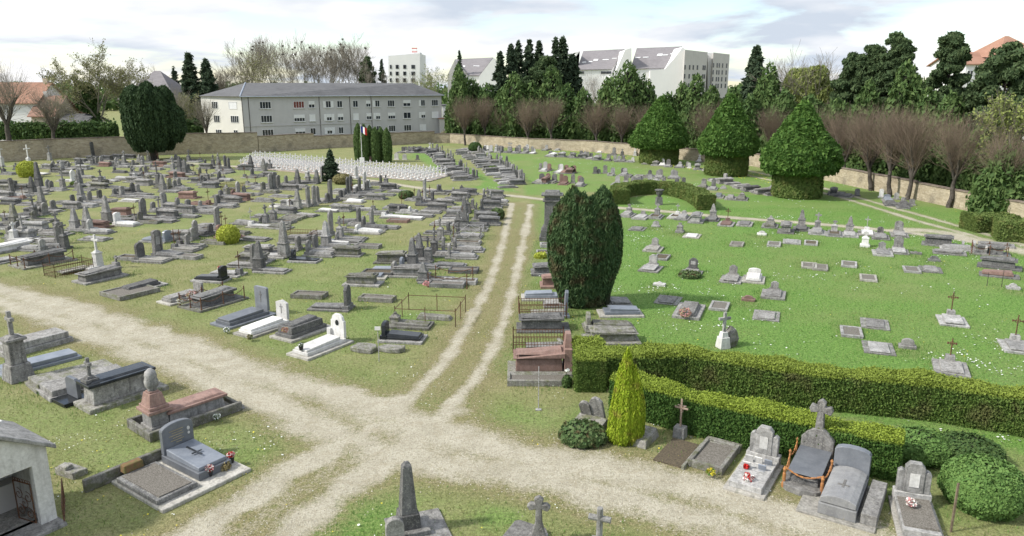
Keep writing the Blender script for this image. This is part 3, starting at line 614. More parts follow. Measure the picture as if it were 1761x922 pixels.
# sprouting plume tips on the twin yew top
# columnar thujas behind the flag
for i, px in enumerate((616, 626, 636, 645, 655, 665)):
    x, y = G(px, 279+(i % 2)); hh = (280-(214+i*2 if i < 3 else 217+i))/ppm(280); r = .78
    crown_tree('columnar_thuja', 'tall narrow clipped thuja in the row behind the flagpole, %s from the left' % ordn[i], 'tree', (x, y+1), [(r*.8, 0), (r, hh*.3), (r, hh*.6), (r*.7, hh*.85), (.08, hh)], 5000, .17, M['screen'], 500+i, lumpy=.04, up=1.2, group='columnar thujas behind the flagpole', depth=.15, corek=.88)
# golden conifer in front
x, y = G(1078, 772); y += .6
t = crown_tree('golden_conifer', 'bright yellow green cone shaped conifer with a browned side next to the low bush', 'tree', (x, y), [(.40, 0), (.60, .2), (.62, .9), (.50, 1.6), (.40, 2.1), (.27, 2.65), (.13, 3.1), (.02, 3.35)], 24000, .045, M['gold'], 31, lumpy=.14, up=1.8, depth=.2, asp=3.2, corek=.8, flut=.10)
P, N = revol([(.25, .1), (.42, .4), (.40, 1.3), (.26, 2.1), (.02, 2.75)], 11000, 32, .2, .14, flut=.1); t.rotation_euler.z = 0; t.scale = (.86, .86, 1); o = leaves('crown', P, N, .045, M['gold'], t, 33, 3.2, 1.8, .6); o.location = (.30, -.1, 0)
P, N = revol([(.2, .05), (.38, .3), (.3, .9), (.02, 1.5)], 6000, 34, .2, .14, flut=.1); o = leaves('crown', P, N, .045, M['gold'], t, 35, 3.2, 1.8, .6); o.location = (-.32, -.12, 0)
x, y = G(567, 312)
spruce(567, 258, y, 13, 'small dark fir growing among the graves in front of the white crosses', 61, n=5000, base=.02, grp='young firs')
# round bushes
def bush(px, by, rpx, mat, lab, seed, hk=.8, name='round_bush', n=5000, size=.12, sq=1.0, cat='bush'):
    x, y = G(px, by); R = rpx/ppm(by); y += R*.8; h = R*2*hk
    return crown_tree(name, lab, cat, (x, y), [(R*.7, 0), (R, h*.35), (R*.93, h*.65), (R*.55, h*.92), (.05, h)], n, size, M[mat], seed, lumpy=.07, up=0, depth=.15, corek=.85, asp=1.5, flat=.8)
bush(388, 421, 19, 'lime', 'round yellow green clipped bush among the middle graves', 700)
bush(40, 306, 17, 'lime', 'round yellow green bush in the back left graves', 701, size=.16)
bush(587, 318, 17, 'olive', 'round olive brown clipped bush left of the pale rough monument', 702, hk=.5)
bush(697, 343, 13, 'bronze', 'low dark bronze bush planted on a grave', 703, hk=.5)
bush(855, 378, 12, 'bronze', 'brownish bush on the graves beside the far end of the track', 704, hk=.7)
bush(848, 297, 10, 'hedge', 'small low green bush between the far rows of graves', 705, hk=.5)
bush(817, 262, 12, 'ivy', 'dark square clipped bush at the start of the far rows', 706, hk=.7)
bush(985, 297, 5, 'yewd', 'small dark clipped bush among the far centre headstones', 707, hk=1)
bush(930, 445, 10, 'lime', 'yellow green plants filling a grave bed left of the twin yew', 708, hk=.3)
bush(126, 322, 8, 'hedge', 'small green shrub between two old crosses in the back left', 709, hk=.5)
bush(1005, 772, 38, 'bronze', 'low spreading bush with bronze green leaves beside the golden conifer', 710, hk=.33, n=3600, size=.10)
bush(1190, 480, 19, 'bronze', 'brown leafed shrub growing round the foot of a lawn headstone', 711, hk=.22, n=1500, size=.1)
bush(1722, 900, 62, 'shrub', 'large fresh green rounded bush in the lower right corner', 712, hk=.62, n=34000, size=.065)
bush(1690, 815, 52, 'ivy', 'dark leafy overgrown shrub at the right end of the front hedge', 713, hk=.35, n=14000, size=.08)
bush(1600, 806, 50, 'shrub', 'loose grey green shrub growing out of the right end of the front hedge', 714, hk=.4, n=14000, size=.07)
bush(975, 668, 8, 'ivy', 'small dark rose bush with white flowers behind the brown granite tomb', 715, hk=1.1, n=1200, size=.06)
# ---------------------------------------------------------------- hedges
def hedge(name, lab, pts, wid, h, mat, n, size, seed, mtop=None, closed=False, cat='hedge', jitter=.05):
    """clipped hedge along ground points; its own base at the first point"""
    rs = np.random.RandomState(seed); P = np.array(pts, float); o = P[0].copy(); P = P-o; t = empty(name, (*o, 0)); tag(t, lab, cat)
    d = np.diff(P, axis=0); L = np.hypot(d[:, 0], d[:, 1]); c = np.concatenate([[0], np.cumsum(L)]); tot = c[-1]
    def at(s):
        k = np.clip(np.searchsorted(c, s, side='right')-1, 0, len(L)-1); f = ((s-c[k])/L[k])[:, None]; q = P[k]+d[k]*f
        dd = d/L[:, None]; mids = (c[:-1]+c[1:])/2
        tx = np.interp(s, mids, dd[:, 0]); ty = np.interp(s, mids, dd[:, 1]); l = np.hypot(tx, ty)
        return q, np.stack([-ty/l, tx/l], -1)
    s = rs.rand(n)*tot; q, nn = at(s); u = rs.rand(n)*(2*h+wid)
    off = np.where(u < h, -wid/2, np.where(u < 2*h, wid/2, (u-2*h)-wid/2)); z = np.where(u < h, u, np.where(u < 2*h, u-h, h))
    wv = .045*np.sin(s*1.3+seed)+.03*np.sin(s*3.7); top = (u >= 2*h)
    off = off*(1+wv)+rs.normal(0, jitter, n)*(~top); z = z*(1+wv)+rs.normal(0, jitter, n)*top
    P3 = np.stack([q[:, 0]+nn[:, 0]*off, q[:, 1]+nn[:, 1]*off, np.abs(z)], -1)
    N3 = np.where(top[:, None], np.array([[0, 0, 1.]]), np.concatenate([nn*np.sign(off)[:, None], np.zeros((n, 1))], 1))
    en = rs.rand(int(n*(2*wid*h)/(tot*(2*h+wid)))+4, 2); m = len(en)
    for s0, sg in ((0.0, -1), (tot, 1)):
        qq, n2 = at(np.full(m, s0)); o2 = (en[:, 0]-.5)*wid; E3 = np.stack([qq[:, 0]+n2[:, 0]*o2, qq[:, 1]+n2[:, 1]*o2, en[:, 1]*h], -1)
        P3 = np.concatenate([P3, E3]); N3 = np.concatenate([N3, np.stack([n2[:, 1]*sg, -n2[:, 0]*sg, 0*o2], -1)])
    leaves('foliage', P3, N3, size, M[mat], t, seed, 1.7, .4, .6)
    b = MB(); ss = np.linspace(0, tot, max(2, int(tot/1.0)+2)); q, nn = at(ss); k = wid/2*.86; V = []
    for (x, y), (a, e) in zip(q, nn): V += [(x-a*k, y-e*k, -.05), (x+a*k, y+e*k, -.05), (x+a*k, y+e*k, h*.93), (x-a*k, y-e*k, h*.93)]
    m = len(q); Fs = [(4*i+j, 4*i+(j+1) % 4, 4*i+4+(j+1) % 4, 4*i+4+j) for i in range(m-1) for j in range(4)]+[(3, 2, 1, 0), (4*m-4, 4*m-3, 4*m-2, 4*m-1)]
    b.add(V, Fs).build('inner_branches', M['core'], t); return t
g1 = GP((1035, 668), (1100, 668), (1180, 666), (1400, 704), (1600, 722), (1790, 755), (1900, 780))
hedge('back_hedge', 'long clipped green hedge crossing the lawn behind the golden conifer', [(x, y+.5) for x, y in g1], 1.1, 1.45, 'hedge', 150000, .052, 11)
x0, y0 = G(1022, 682)
hedge('short_hedge', 'short stub of clipped hedge beside the brown granite tomb', [(x0-.1, y0+.4), (x0, y0+3.2)], 1.15, 1.4, 'hedge', 19000, .052, 12)
g2 = GP((1062, 708), (1200, 750), (1400, 796), (1560, 832))
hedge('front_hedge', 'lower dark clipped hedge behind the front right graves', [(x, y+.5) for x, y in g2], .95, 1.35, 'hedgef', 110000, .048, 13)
arc = smooth(GP((1068, 352), (1062, 344), (1080, 336), (1120, 333), (1160, 336), (1195, 347), (1214, 362)), 4)
hedge('curved_hedge', 'clipped hedge bent into a half ring behind the twin yew', arc, 1.6, 1.4, 'hedgeb', 70000, .10, 14, jitter=.04)
hedge('box_hedge', 'left of the two low box hedges near the right edge', GP((1663, 396), (1735, 396)), 2.3, 1.3, 'hedgeb', 16000, .11, 15)
hedge('box_hedge', 'right of the two low box hedges near the right edge', GP((1710, 410), (1800, 416)), 2.6, 1.5, 'hedgeb', 18000, .11, 16)
# ivy hedge on top of the left wall
w0 = GP((-100, 268), (100, 268), (205, 266)); hz = hedge('ivy_hedge', 'dark ivy and laurel mass spilling over the top of the left wall', w0, 2.2, 2.2, 'ivy', 26000, .32, 17, jitter=.35); hz.location.z = 3.0
w0 = GP((318, 262), (352, 261)); hz = hedge('ivy_hedge', 'dark laurel clump over the wall left of the cream end wall', w0, 2.2, 2.0, 'ivy', 6000, .32, 18, jitter=.4); hz.location.z = 2.9
w0 = GP((760, 243), (800, 245)); hz = hedge('bramble_hedge', 'tangle of pale stems against the corner of the far wall', w0, .8, 1.9, 'olive', 2500, .16, 19, jitter=.3)
for q0, lb in ((((775, 240), (910, 249), (1000, 253), (1100, 259)), 'left part'), (((1100, 259), (1200, 266), (1310, 277)), 'middle part'), (((1330, 279), (1445, 299), (1590, 327)), 'part behind the lone pollards'), (((1590, 327), (1675, 343), (1800, 372)), 'part at the right edge')):
    hz = hedge('laurel_hedge', 'tall dense evergreen shrubbery right behind the far wall, %s' % lb, [(x+1.2, y+1.2) for x, y in GP(*q0)], 3.2, 5.2, 'screen', 16000, .34, len(lb), jitter=.6)
# far wood on the horizon
rs = np.random.RandomState(9); P = []
for k in range(520):
    a = RD(rs.uniform(-52, 52)); D = rs.uniform(430, 560); hh = rs.uniform(8, 15)
    p, nn = blob((D*sin(a), D*cos(a), hh*.5), (9, 9, hh*.55), 80, rs); P.append(p)
P = np.concatenate(P); tag(leaves('far_wood', P, rs.normal(0, 1, P.shape), 2.2, M['screen'], None, 4, 1.3), 'distant line of trees along the horizon', 'wood', kind='stuff')
# ---------------------------------------------------------------- boundary walls
def rubble(name, a, b):
    t = NT(name); v = t.obj(False); br = t.n('TexVoronoi', Vector=t.n('Mapping', Vector=v, Scale=(2.2, 2.2, 4.5)).outputs[0], Scale=1.0)
    cl = t.n('SeparateColor', i0=br.outputs['Color']).outputs[0]
    c = t.mix(t.ramp(cl, 0, 1), c4(a), c4(b)); n_ = t.noise(v, .5, 6, .6)
    c = t.mix(t.ramp(n_, .5, .7, 0, .6), c, (.12, .105, .08, 1)); c = t.mix(t.ramp(t.noise(v, 5, 5, .7), .5, .7, 0, .5), c, (.50, .45, .35, 1))
    t.bump(t.math('ADD', br.outputs['Distance'], t.noise(v, 6, 4)), .6, .06); return t.done(c, .95)
M['rubble'] = rubble('rubble_wall', (.30, .25, .17), (.42, .36, .26)); M['coping'] = plain('wall_coping', (.13, .10, .085), (.22, .18, .14), .9, 2)
def wall(lab, p, q, h, h2=None, thick=.5):
    h2 = h2 or h; L = math.hypot(q[0]-p[0], q[1]-p[1]); rz = math.atan2(q[1]-p[1], q[0]-p[0]); t = empty('boundary_wall', (*p, 0), rz); tag(t, lab, 'wall', 'walls around the cemetery')
    n = max(2, int(L/2.5)); b = MB(); c = MB()
    for i in range(n+1):
        pass
    V = []; hs = [h+(h2-h)*i/n+random.uniform(-.04, .04) for i in range(n+1)]
    prof = [(0, -.2), (L, -.2)]+[(L*i/n, hs[i]) for i in range(n, -1, -1)]
    b.prism(prof, -thick/2, thick/2).build('masonry', M['rubble'], t)
    for i in range(n): c.prism([(L*i/n, hs[i]+.003), (L*(i+1)/n-.01, hs[i+1]+.003), (L*(i+1)/n-.01, hs[i+1]+.11), (L*i/n, hs[i]+.11)], -thick/2-.08, thick/2+.08)
    c.build('coping', M['coping'], t)
W_ = GP((-120, 286), (100, 272), (295, 266), (445, 262), (540, 256), (747, 246), (775, 246), (910, 256), (1000, 260), (1100, 268), (1297, 286), (1430, 312), (1571, 342), (1646, 358), (1761, 384), (1850, 405))
names = ['left end of the wall, under the ivy', 'left wall behind the dark yew', 'taller wall under the cream end wall of the long block', 'wall section below the left part of the long block', 'wall section below the right part of the long block', 'short wall piece at the corner behind the far rows', 'far wall left of the centre, behind the pollards', 'far wall behind the centre headstones', 'far wall with yellow flowers at its foot', 'far wall behind the left clipped tree', 'right wall between the middle and right clipped trees', 'right wall behind the first four lone pollards', 'right wall stretch with the small dark shrubs', 'right wall behind the box hedges', 'right end of the wall']
hts = [3.3, 3.3, 3.7, 3.0, 2.5, 2.0, 2.0, 2.0, 2.0, 1.9, 1.9, 1.9, 1.8, 1.8, 1.8]
for i in range(15): wall('rubble stone wall, '+names[i], W_[i], W_[i+1], hts[i])
# ---------------------------------------------------------------- buildings
def render_mat(name, a, stain=.25, sc=.4):
    t = NT(name); v = t.obj(False); z = t.n('Mapping', Vector=v, Scale=(1.5, 1.5, .25)).outputs[0]
    c = t.mix(t.ramp(t.noise(v, sc, 6, .65), .35, .7, 0, .5), c4(a), c4(tuple(x*.8 for x in a)))
    c = t.mix(t.ramp(t.noise(z, .8, 5, .6), .55, .8, 0, stain), c, c4(tuple(x*.5 for x in a))); t.bump(t.noise(v, 12, 3), .2, .02); return t.done(c, .9)
M['rgrey'] = render_mat('grey_render', (.50, .49, .48)); M['cream'] = render_mat('cream_render', (.70, .68, .62), .08); M['wrend'] = render_mat('white_render', (.74, .73, .71), .1, .1)
M['wgrey'] = render_mat('pale_concrete', (.50, .48, .46), .2); M['beige'] = render_mat('beige_render', (.50, .43, .33), .15); M['brownr'] = render_mat('brown_render', (.16, .10, .08))
def roofmat(name, a, b, sc=(1.2, 6, 6)):
    t = NT(name); v = t.obj(False); c = t.mix(t.ramp(t.noise(t.n('Mapping', Vector=v, Scale=sc).outputs[0], .6, 6, .7), .35, .65), c4(a), c4(b))
    c = t.mix(t.ramp(t.noise(v, .18, 5, .6), .5, .7, 0, .5), c, c4(tuple(x*.7 for x in a))); t.bump(t.noise(v, 4, 4), .4, .05); return t.done(c, .95)
M['slate'] = roofmat('slate_roof', (.10, .10, .102), (.155, .155, .155)); M['slatel'] = roofmat('lilac_slate_roof', (.19, .175, .178), (.26, .245, .245)); M['tile'] = roofmat('orange_tile_roof', (.28, .15, .10), (.36, .21, .15)); M['tileb'] = roofmat('brown_tile_roof', (.26, .15, .11), (.34, .21, .16))
M['zinc'] = plain('zinc', (.42, .46, .52), (.36, .40, .45), .5, 2)
def glassmat():
    t = NT('window_glass'); t.b.inputs['Specular IOR Level'].default_value = .6; return t.done((.03, .035, .042, 1), .12)
M['glass'] = glassmat(); M['frame'] = plain('window_frame', (.74, .74, .72), (.66, .66, .64), .5, 3); M['shutter'] = plain('white_shutter', (.72, .72, .71), (.66, .66, .65), .6, 3); M['redc'] = plain('red_brown_curtain', (.20, .06, .05), (.14, .05, .04), .9, 6)
def frame_axes(A, B):
    L = math.hypot(B[0]-A[0], B[1]-A[1]); return L, math.atan2(B[1]-A[1], B[0]-A[0])
def window(par, x, z, w, h, kind='glass', n=2, y=0.0, shut='', glass=None, part='window'):
    """opening centred at x,z on the wall plane y (outside is -y)"""
    fr = MB(); t = .07
    fr.box(x-w/2+t/2, y-.03, z-h/2, t, .12, h); fr.box(x+w/2-t/2, y-.03, z-h/2, t, .12, h); fr.box(x, y-.03, z-h/2-.001, w-2*t, .12, t); fr.box(x, y-.03, z+h/2-t, w-2*t, .12, t)
    for k in range(1, n): fr.box(x-w/2+w*k/n, y-.03, z-h/2+t, .07, .1, h-2*t)
    f = fr.build(part, M['frame'], par); tag(f)
    MB().box(x, y-.10, z-h/2-.10, w+.24, .24, .09).build('sill', M['frame'], f)
    if kind == 'glass': MB().box(x, y-.012, z-h/2+t, w-2*t, .03, h-2*t).build('pane', glass or M['glass'], f)
    elif kind == 'half':
        MB().box(x, y-.012, z-h/2+t, w-2*t, .03, h*.5-t).build('pane', M['glass'], f); MB().box(x, y-.05, z, w-2*t, .05, h*.5-t).build('roller_blind', M['shutter'], f)
    else: MB().box(x, y-.05, z-h/2+t, w-2*t, .05, h-2*t).build('roller_blind', M['shutter'], f)
    for s in shut:
        k = -1 if s == 'l' else 1; MB().box(x+k*(w/2+w*.27), y-.05, z-h/2, w*.5, .05, h).build('shutter', M['shutter'], f)
# long three storey block
EA = 10.0
def eaveP(px, Y): 
    dx = (px-880.5)/F; f = Y*cos(PITCH)-(EA-H)*sin(PITCH); return (dx*f, Y)
A = eaveP(415, 168); B = eaveP(759, 199); C = eaveP(345, 173); back = (B[0]-7, B[1]+12)
L, rz = frame_axes(A, B)
bl = empty('apartment_block', (*A, 0), rz); tag(bl, 'long three storey grey rendered block with cream end wall behind the cemetery wall', 'building')
def loc(P): dx, dy = P[0]-A[0], P[1]-A[1]; return (dx*cos(rz)+dy*sin(rz), -dx*sin(rz)+dy*cos(rz))
a, b, c, d = (0, 0), loc(B), loc(C), loc(back)
MB().add([(a[0], a[1], 0), (b[0], b[1], 0), (b[0], b[1], EA), (a[0], a[1], EA), (a[0], a[1]+.4, 0), (b[0], b[1]+.4, 0), (b[0], b[1]+.4, EA), (a[0], a[1]+.4, EA)], [(0, 1, 2, 3), (5, 4, 7, 6), (1, 5, 6, 2), (4, 0, 3, 7), (3, 2, 6, 7), (0, 4, 5, 1)]).build('front_wall', M['rgrey'], bl)
MB().plate([(a[0]-.0, a[1]+.403), (b[0]-.3, b[1]+.403), d, c], 0, EA-.01).build('rear_walls', M['rgrey'], bl)
Lc, rc = frame_axes(c, a)
ew = empty('end_wall_pivot', (0, 0, 0))
bpy.data.objects.remove(ew)
# cream end wall
u = ((a[0]-c[0])/Lc, (a[1]-c[1])/Lc); nrm = (u[1], -u[0])
MB().plate([(c[0]+nrm[0]*.05, c[1]+nrm[1]*.05), (a[0]+nrm[0]*.05-.02, a[1]+nrm[1]*.05), (a[0]-.02, a[1]-.0+.002), (c[0], c[1])], 0, EA-.005).build('end_wall', M['cream'], bl)
r1 = loc(atD(422, 143, 180)[:2]); r2 = loc(atD(710, 147, 199)[:2]); RH = 13.0
ov = .5; ea = (-.5, -.6); eb = (b[0]+.5, b[1]-.6); ed = (d[0]+.5, d[1]+.5); ec = (c[0]-.6, c[1]+.2)
rf = MB().add([(*ea, EA), (*eb, EA), (*ed, EA), (*ec, EA), (*r1, RH), (*r2, RH)], [(0, 1, 5, 4), (1, 2, 5), (2, 3, 4, 5), (3, 0, 4), (3, 2, 1, 0)]).build('roof', M['slate'], bl)
MB().bar((*ea, EA+.04), (*r1, RH+.05), .16, 4).build('hip_flashing', M['zinc'], rf)
g_ = MB().bar((ea[0], ea[1]-.06, EA-.05), (eb[0], eb[1]-.06, EA-.05), .09, 5).build('gutter', M['zinc'], rf)
MB().box(L*.335, -.04, EA*.0+.1, L*.66, .09, .01).build('plinth_line', M['zinc'], bl) if False else None
led = MB(); led.box(L*.30, -.06, 3.35, L*.60, .12, .14); led.build('string_course', M['wgrey'], bl)
for px in (427, 549, 601, 638):
    fx = None
    dx = (px-880.5)/F; # solve for the facade point at eave height
    best = min((abs(WP(A[0]+(B[0]-A[0])*k/400, A[1]+(B[1]-A[1])*k/400, 8)[0]-px), k) for k in range(401)); xx = L*best[1]/400
    MB().bar((xx, -.1, .1), (xx, -.1, EA-.1), .06, 6).build('downpipe', M['iron'], bl)
def facx(px, z):
    best = min((abs(WP(A[0]+(B[0]-A[0])*k/1000, A[1]+(B[1]-A[1])*k/1000, z)[0]-px), k) for k in range(1001)); return L*best[1]/1000
Z3, Z2, Z1 = 8.05, 5.0, 1.85
T_ = lambda zx: 340+zx/4
wins = [ # zoomed x, row, width m, kind, panes, shutters
 (465, 3, 2.3, 'glass', 4, ''), (473, 2, 2.3, 'glass', 4, ''), (482, 1, 2.3, 'glass', 4, ''), (695, 3, 2.3, 'red', 4, ''), (700, 2, 2.3, 'half', 4, ''), (706, 1, 2.2, 'half', 3, ''),
 (783, 3, 1.3, 'half', 2, ''), (789, 2, 1.3, 'blind', 2, ''), (793, 1, 1.2, 'glass', 2, ''), (898, 3, 1.15, 'glass', 2, 'lr'), (904, 2, 1.15, 'half', 2, 'lr'), (908, 1, 1.15, 'half', 2, 'lr'),
 (976, 3, 1.2, 'glass', 2, ''), (982, 2, 1.3, 'half', 2, ''), (986, 1, 1.1, 'glass', 2, ''), (1084, 3, 1.2, 'glass', 2, ''), (1088, 2, 1.3, 'blind', 2, ''), (1092, 1, 1.1, 'glass', 2, ''),
 (1172, 3, 1.1, 'half', 2, ''), (1178, 2, 1.2, 'half', 2, ''), (1180, 1, 1.1, 'glass', 2, ''), (1235, 3, 1.1, 'glass', 2, 'l'), (1240, 2, 1.1, 'half', 2, 'l'), (1245, 1, 1.1, 'glass', 2, ''),
 (1329, 3, 1.7, 'glass', 3, ''), (1333, 2, 1.8, 'half', 3, ''), (1337, 1, 1.7, 'glass', 3, ''), (1438, 3, 1.9, 'half', 2, ''), (1441, 2, 1.9, 'glass', 2, ''), (1444, 1, 1.9, 'glass', 3, ''),
 (1549, 3, 1.1, 'glass', 2, 'l'), (1551, 2, 1.1, 'half', 2, 'l'), (1556, 1, 1.1, 'blind', 2, 'l'), (1630, 3, 1.7, 'glass', 3, ''), (1633, 2, 1.8, 'blind', 2, '')]
for zx, row, w, kind, n, sh in wins:
    z = {3: Z3, 2: Z2, 1: Z1}[row]
    window(bl, facx(T_(zx), z), z, w*1.12, 1.55, 'glass' if kind == 'red' else kind, n, 0, sh, M['redc'] if kind == 'red' else None)
# windows on the cream end: build in the end wall's own frame
def end_window(t_, z, w, kind, n):
    cx = c[0]+(a[0]-c[0])*t_; cy = c[1]+(a[1]-c[1])*t_; e = empty('window', (cx+nrm[0]*.05, cy+nrm[1]*.05, 0), math.atan2(u[1], u[0])); e.parent = bl
    fr = MB(); t = .08; h = 1.6
    fr.box(-w/2, -.03, z-h/2, t, .1, h); fr.box(w/2, -.03, z-h/2, t, .1, h); fr.box(0, -.03, z-h/2, w-t, .1, t); fr.box(0, -.03, z+h/2-t, w-t, .1, t)
    for k in range(1, n): fr.box(-w/2+w*k/n, -.03, z-h/2+t, .07, .1, h-2*t)
    fr.build('frame', M['frame'], e)
    MB().box(0, -.012, z-h/2+t, w-t, .03, h-2*t).build('pane' if kind == 'glass' else 'roller_blind', M['glass'] if kind == 'glass' else M['shutter'], e)
for t_, z, w, kd, n in ((.78, Z3, 2.3, 'blind', 1), (.80, Z2, 2.3, 'glass', 4), (.80, Z1, 1.2, 'glass', 2), (.34, Z3, 1.7, 'glass', 3), (.36, Z2, 1.7, 'glass', 3), (.38, Z1, 1.7, 'glass', 3)): end_window(t_, z, w, kd, n)
MB().bar((-.05, -.1, .2), (-.05, -.1, EA-.1), .07, 6).build('downpipe', M['iron'], bl)
# small outbuilding with a tiled roof at the block's right end
x, y = eaveP(766, 197); ob = empty('outbuilding', (x, y, 0), .2); tag(ob, 'small pale lean-to with a reddish roof edge at the right end of the long block', 'building')
MB().box(0, 2, 0, 3.4, 4, 3.9).build('wall', M['wgrey'], ob); MB().box(0, 2, 3.903, 3.8, 4.4, .25).build('roof', M['tileb'], ob)
x, y = eaveP(772, 215); ob = empty('white_building', (x, y, 0), .1); tag(ob, 'white building glimpsed between the long block and the conifers', 'building')
MB().box(2.5, 4, 0, 9, 8, 6.8).build('wall', M['wrend'], ob); MB().box(2.5, 4, 6.803, 9.4, 8.4, .3).build('roof', M['slate'], ob)
# white blocks with big sloping slate roofs, far behind
def Pz(px, py, D): return atD(px, py, D)
def mono(lab, pl, pr, pe_l, pe_r, D, depth, par, slope_mat='slatel'):
    """front wall up to the eave line, then a roof rising to the ridge line set back by depth"""
    e1, e2 = Pz(*pe_l, D), Pz(*pe_r, D); q1, q2 = Pz(*pl, D+depth), Pz(*pr, D+depth)
    V = [(e1[0], e1[1], 0), (e2[0], e2[1], 0), e2, e1, (q1[0], q1[1], 0), (q2[0], q2[1], 0), q2, q1]
    MB().add(V, [(0, 1, 2, 3), (5, 4, 7, 6), (1, 5, 6, 2), (4, 0, 3, 7), (0, 4, 5, 1)]).build('wall', M['wrend'], par)
    dz_ = .25
    R = [(e1[0], e1[1]-.4, e1[2]+.02), (e2[0], e2[1]-.4, e2[2]+.02), (q2[0], q2[1], q2[2]+.02), (q1[0], q1[1], q1[2]+.02)]
    return MB().add(R+[(x, y, z+dz_) for x, y, z in R], [(3, 2, 1, 0), (4, 5, 6, 7), (0, 1, 5, 4), (1, 2, 6, 5), (2, 3, 7, 6), (3, 0, 4, 7)]).build('roof', M[slope_mat], par), (e1, e2, q1, q2)
def skylights(rf, q, spots):
    e1, e2, q1, q2 = [np.array(v) for v in q]
    for u_, v_, w, h in spots:
        c0 = (e1*(1-u_)+e2*u_)*(1-v_)+(q1*(1-u_)+q2*u_)*v_; U = (e2-e1)/np.linalg.norm(e2-e1); Vv = ((q1-e1)+(q2-e2))/2; Vv /= np.linalg.norm(Vv); N = np.cross(U, Vv); N /= np.linalg.norm(N)
        P = [c0+N*.28+U*w*a_+Vv*h*b_ for a_, b_ in ((-.5, -.5), (.5, -.5), (.5, .5), (-.5, .5))]; P2 = [p+N*.3 for p in P]
        MB().add(P+P2, [(3, 2, 1, 0), (4, 5, 6, 7), (0, 1, 5, 4), (1, 2, 6, 5), (2, 3, 7, 6), (3, 0, 4, 7)]).build('skylight', M['frame'], rf)
cx0 = atD(1084, 150, 300)
wb = empty('apartment_block', (0, 0, 0)); tag(wb, 'large white modern block with two big sloping slate roofs and skylights', 'building')
rf, q = mono('', (1003, 89), (1074, 85.5), (992, 121), (1052, 120), 300, 16, wb); skylights(rf, q, ((.13, .35, 1.6, .7), (.3, .37, 1.6, .7), (.42, .45, 1.8, 1.6), (.68, .45, 2.4, .7), (.9, .5, 2, .5)))
for px in (1000, 1038, 1047): e_ = Pz(px, 123, 299.9); MB().box(e_[0], e_[1], e_[2]-.9, 2.0, .2, .9).build('window', M['glass'], wb)
rf, q = mono('', (1095, 84), (1173, 81), (1084, 119.5), (1143, 118), 299, 16, wb); skylights(rf, q, ((.1, .5, 2.2, .6), (.3, .5, 2.2, .6), (.62, .6, 2, 1.8), (.75, .58, 2.4, .6), (.93, .62, 2.2, .6)))
def slab_poly(par, pts, D, th, mat, name='wall'):
    P = [Pz(px, py, D) for px, py in pts]; V = [tuple(p) for p in P]+[(p[0], p[1]+th, p[2]) for p in P]; n = len(P)
    return MB().add(V, [tuple(range(n)), tuple(range(2*n-1, n-1, -1))]+[((i+1) % n, i, n+i, n+(i+1) % n) for i in range(n)]).build(name, M[mat], par)
slab_poly(wb, [(1040, 200), (1040, 140), (1060, 121), (1075, 86), (1086, 82.5), (1086, 84), (1086, 200)][::1], 298.0, 15, 'wrend', 'stair_tower')
slab_poly(wb, [(1118, 200), (1118, 121), (1143, 119), (1160, 100), (1174, 81), (1178, 85), (1178, 200)], 297.0, 15, 'wrend', 'flank_wall')
slab_poly(wb, [(990, 200), (990, 90), (997, 88), (980, 112), (980, 200)][::-1], 303, 12, 'wrend', 'flank_wall')
def tower_block(par, px0, px1, ty0, ty1, D, mat, rows, cols):
    p0, p1 = Pz(px0, ty0, D), Pz(px1, ty1, D+8); th = 12
    V = [(p0[0], p0[1], 0), (p1[0], p1[1], 0), p1, p0]; V += [(x+1, y+th, z) for x, y, z in V]
    MB().add(V, [(0, 1, 2, 3), (5, 4, 7, 6), (1, 5, 6, 2), (4, 0, 3, 7), (3, 2, 6, 7), (0, 4, 5, 1)]).build('wall', M[mat], par)
    LL = math.hypot(p1[0]-p0[0], p1[1]-p0[1]); ux, uy = (p1[0]-p0[0])/LL, (p1[1]-p0[1])/LL; ang = math.atan2(uy, ux)
    for zpx in rows:
        for cc in cols:
            zz = Pz(px0, zpx, D)[2]; MB().box(p0[0]+ux*LL*cc+uy*.02, p0[1]+uy*LL*cc-.04, zz-.9, .75, .14, 1.7, rz=ang).build('window', M['glass'], par)
tb = empty('tower_block', (0, 0, 0)); tag(tb, 'pale grey block with rows of narrow windows at the right end of the white blocks', 'building')
tower_block(tb, 1178, 1217, 85.5, 90, 294, 'wgrey', (115.5, 131, 147), (.04, .24, .4, .58, .84, .92)); slab_poly(tb, [(1217, 200), (1217, 91), (1227, 91), (1226, 200)], 306, 8, 'wrend', 'white_strip')
tower_block(tb, 1227, 1255, 90.5, 93.5, 303, 'wgrey', (112, 124, 136, 147.5), (.05, .27, .4, .6, .85))
w3 = empty('apartment_block', (0, 0, 0)); tag(w3, 'white building with a wide sloping slate roof left of the spruce clump', 'building')
rf, q = mono('', (782, 103), (848, 100), (806, 130.5), (824, 131), 300, 16, w3)
rf.data.materials[0] = M['slatel']; skylights(rf, q, ((.1, .5, 1, 1.4), (.6, .5, 2.4, .5)))
slab_poly(w3, [(822, 200), (824, 131), (849, 99), (853, 103), (853, 200)], 298, 14, 'wrend', 'flank_wall'); slab_poly(w3, [(770, 200), (770, 128), (782, 103), (806, 130), (806, 200)], 302, 12, 'wgrey', 'flank_wall')
tw = empty('tower_block', (0, 0, 0)); tag(tw, 'white tower block with a red and white mast box on its roof', 'building')
slab_poly(tw, [(668, 200), (668, 96), (722, 92), (722, 200)], 330, 22, 'wrend', 'wall'); slab_poly(tw, [(700, 93.4), (708, 92.8), (712, 90), (722, 90), (722, 92)], 332, 8, 'wrend', 'roof_box')
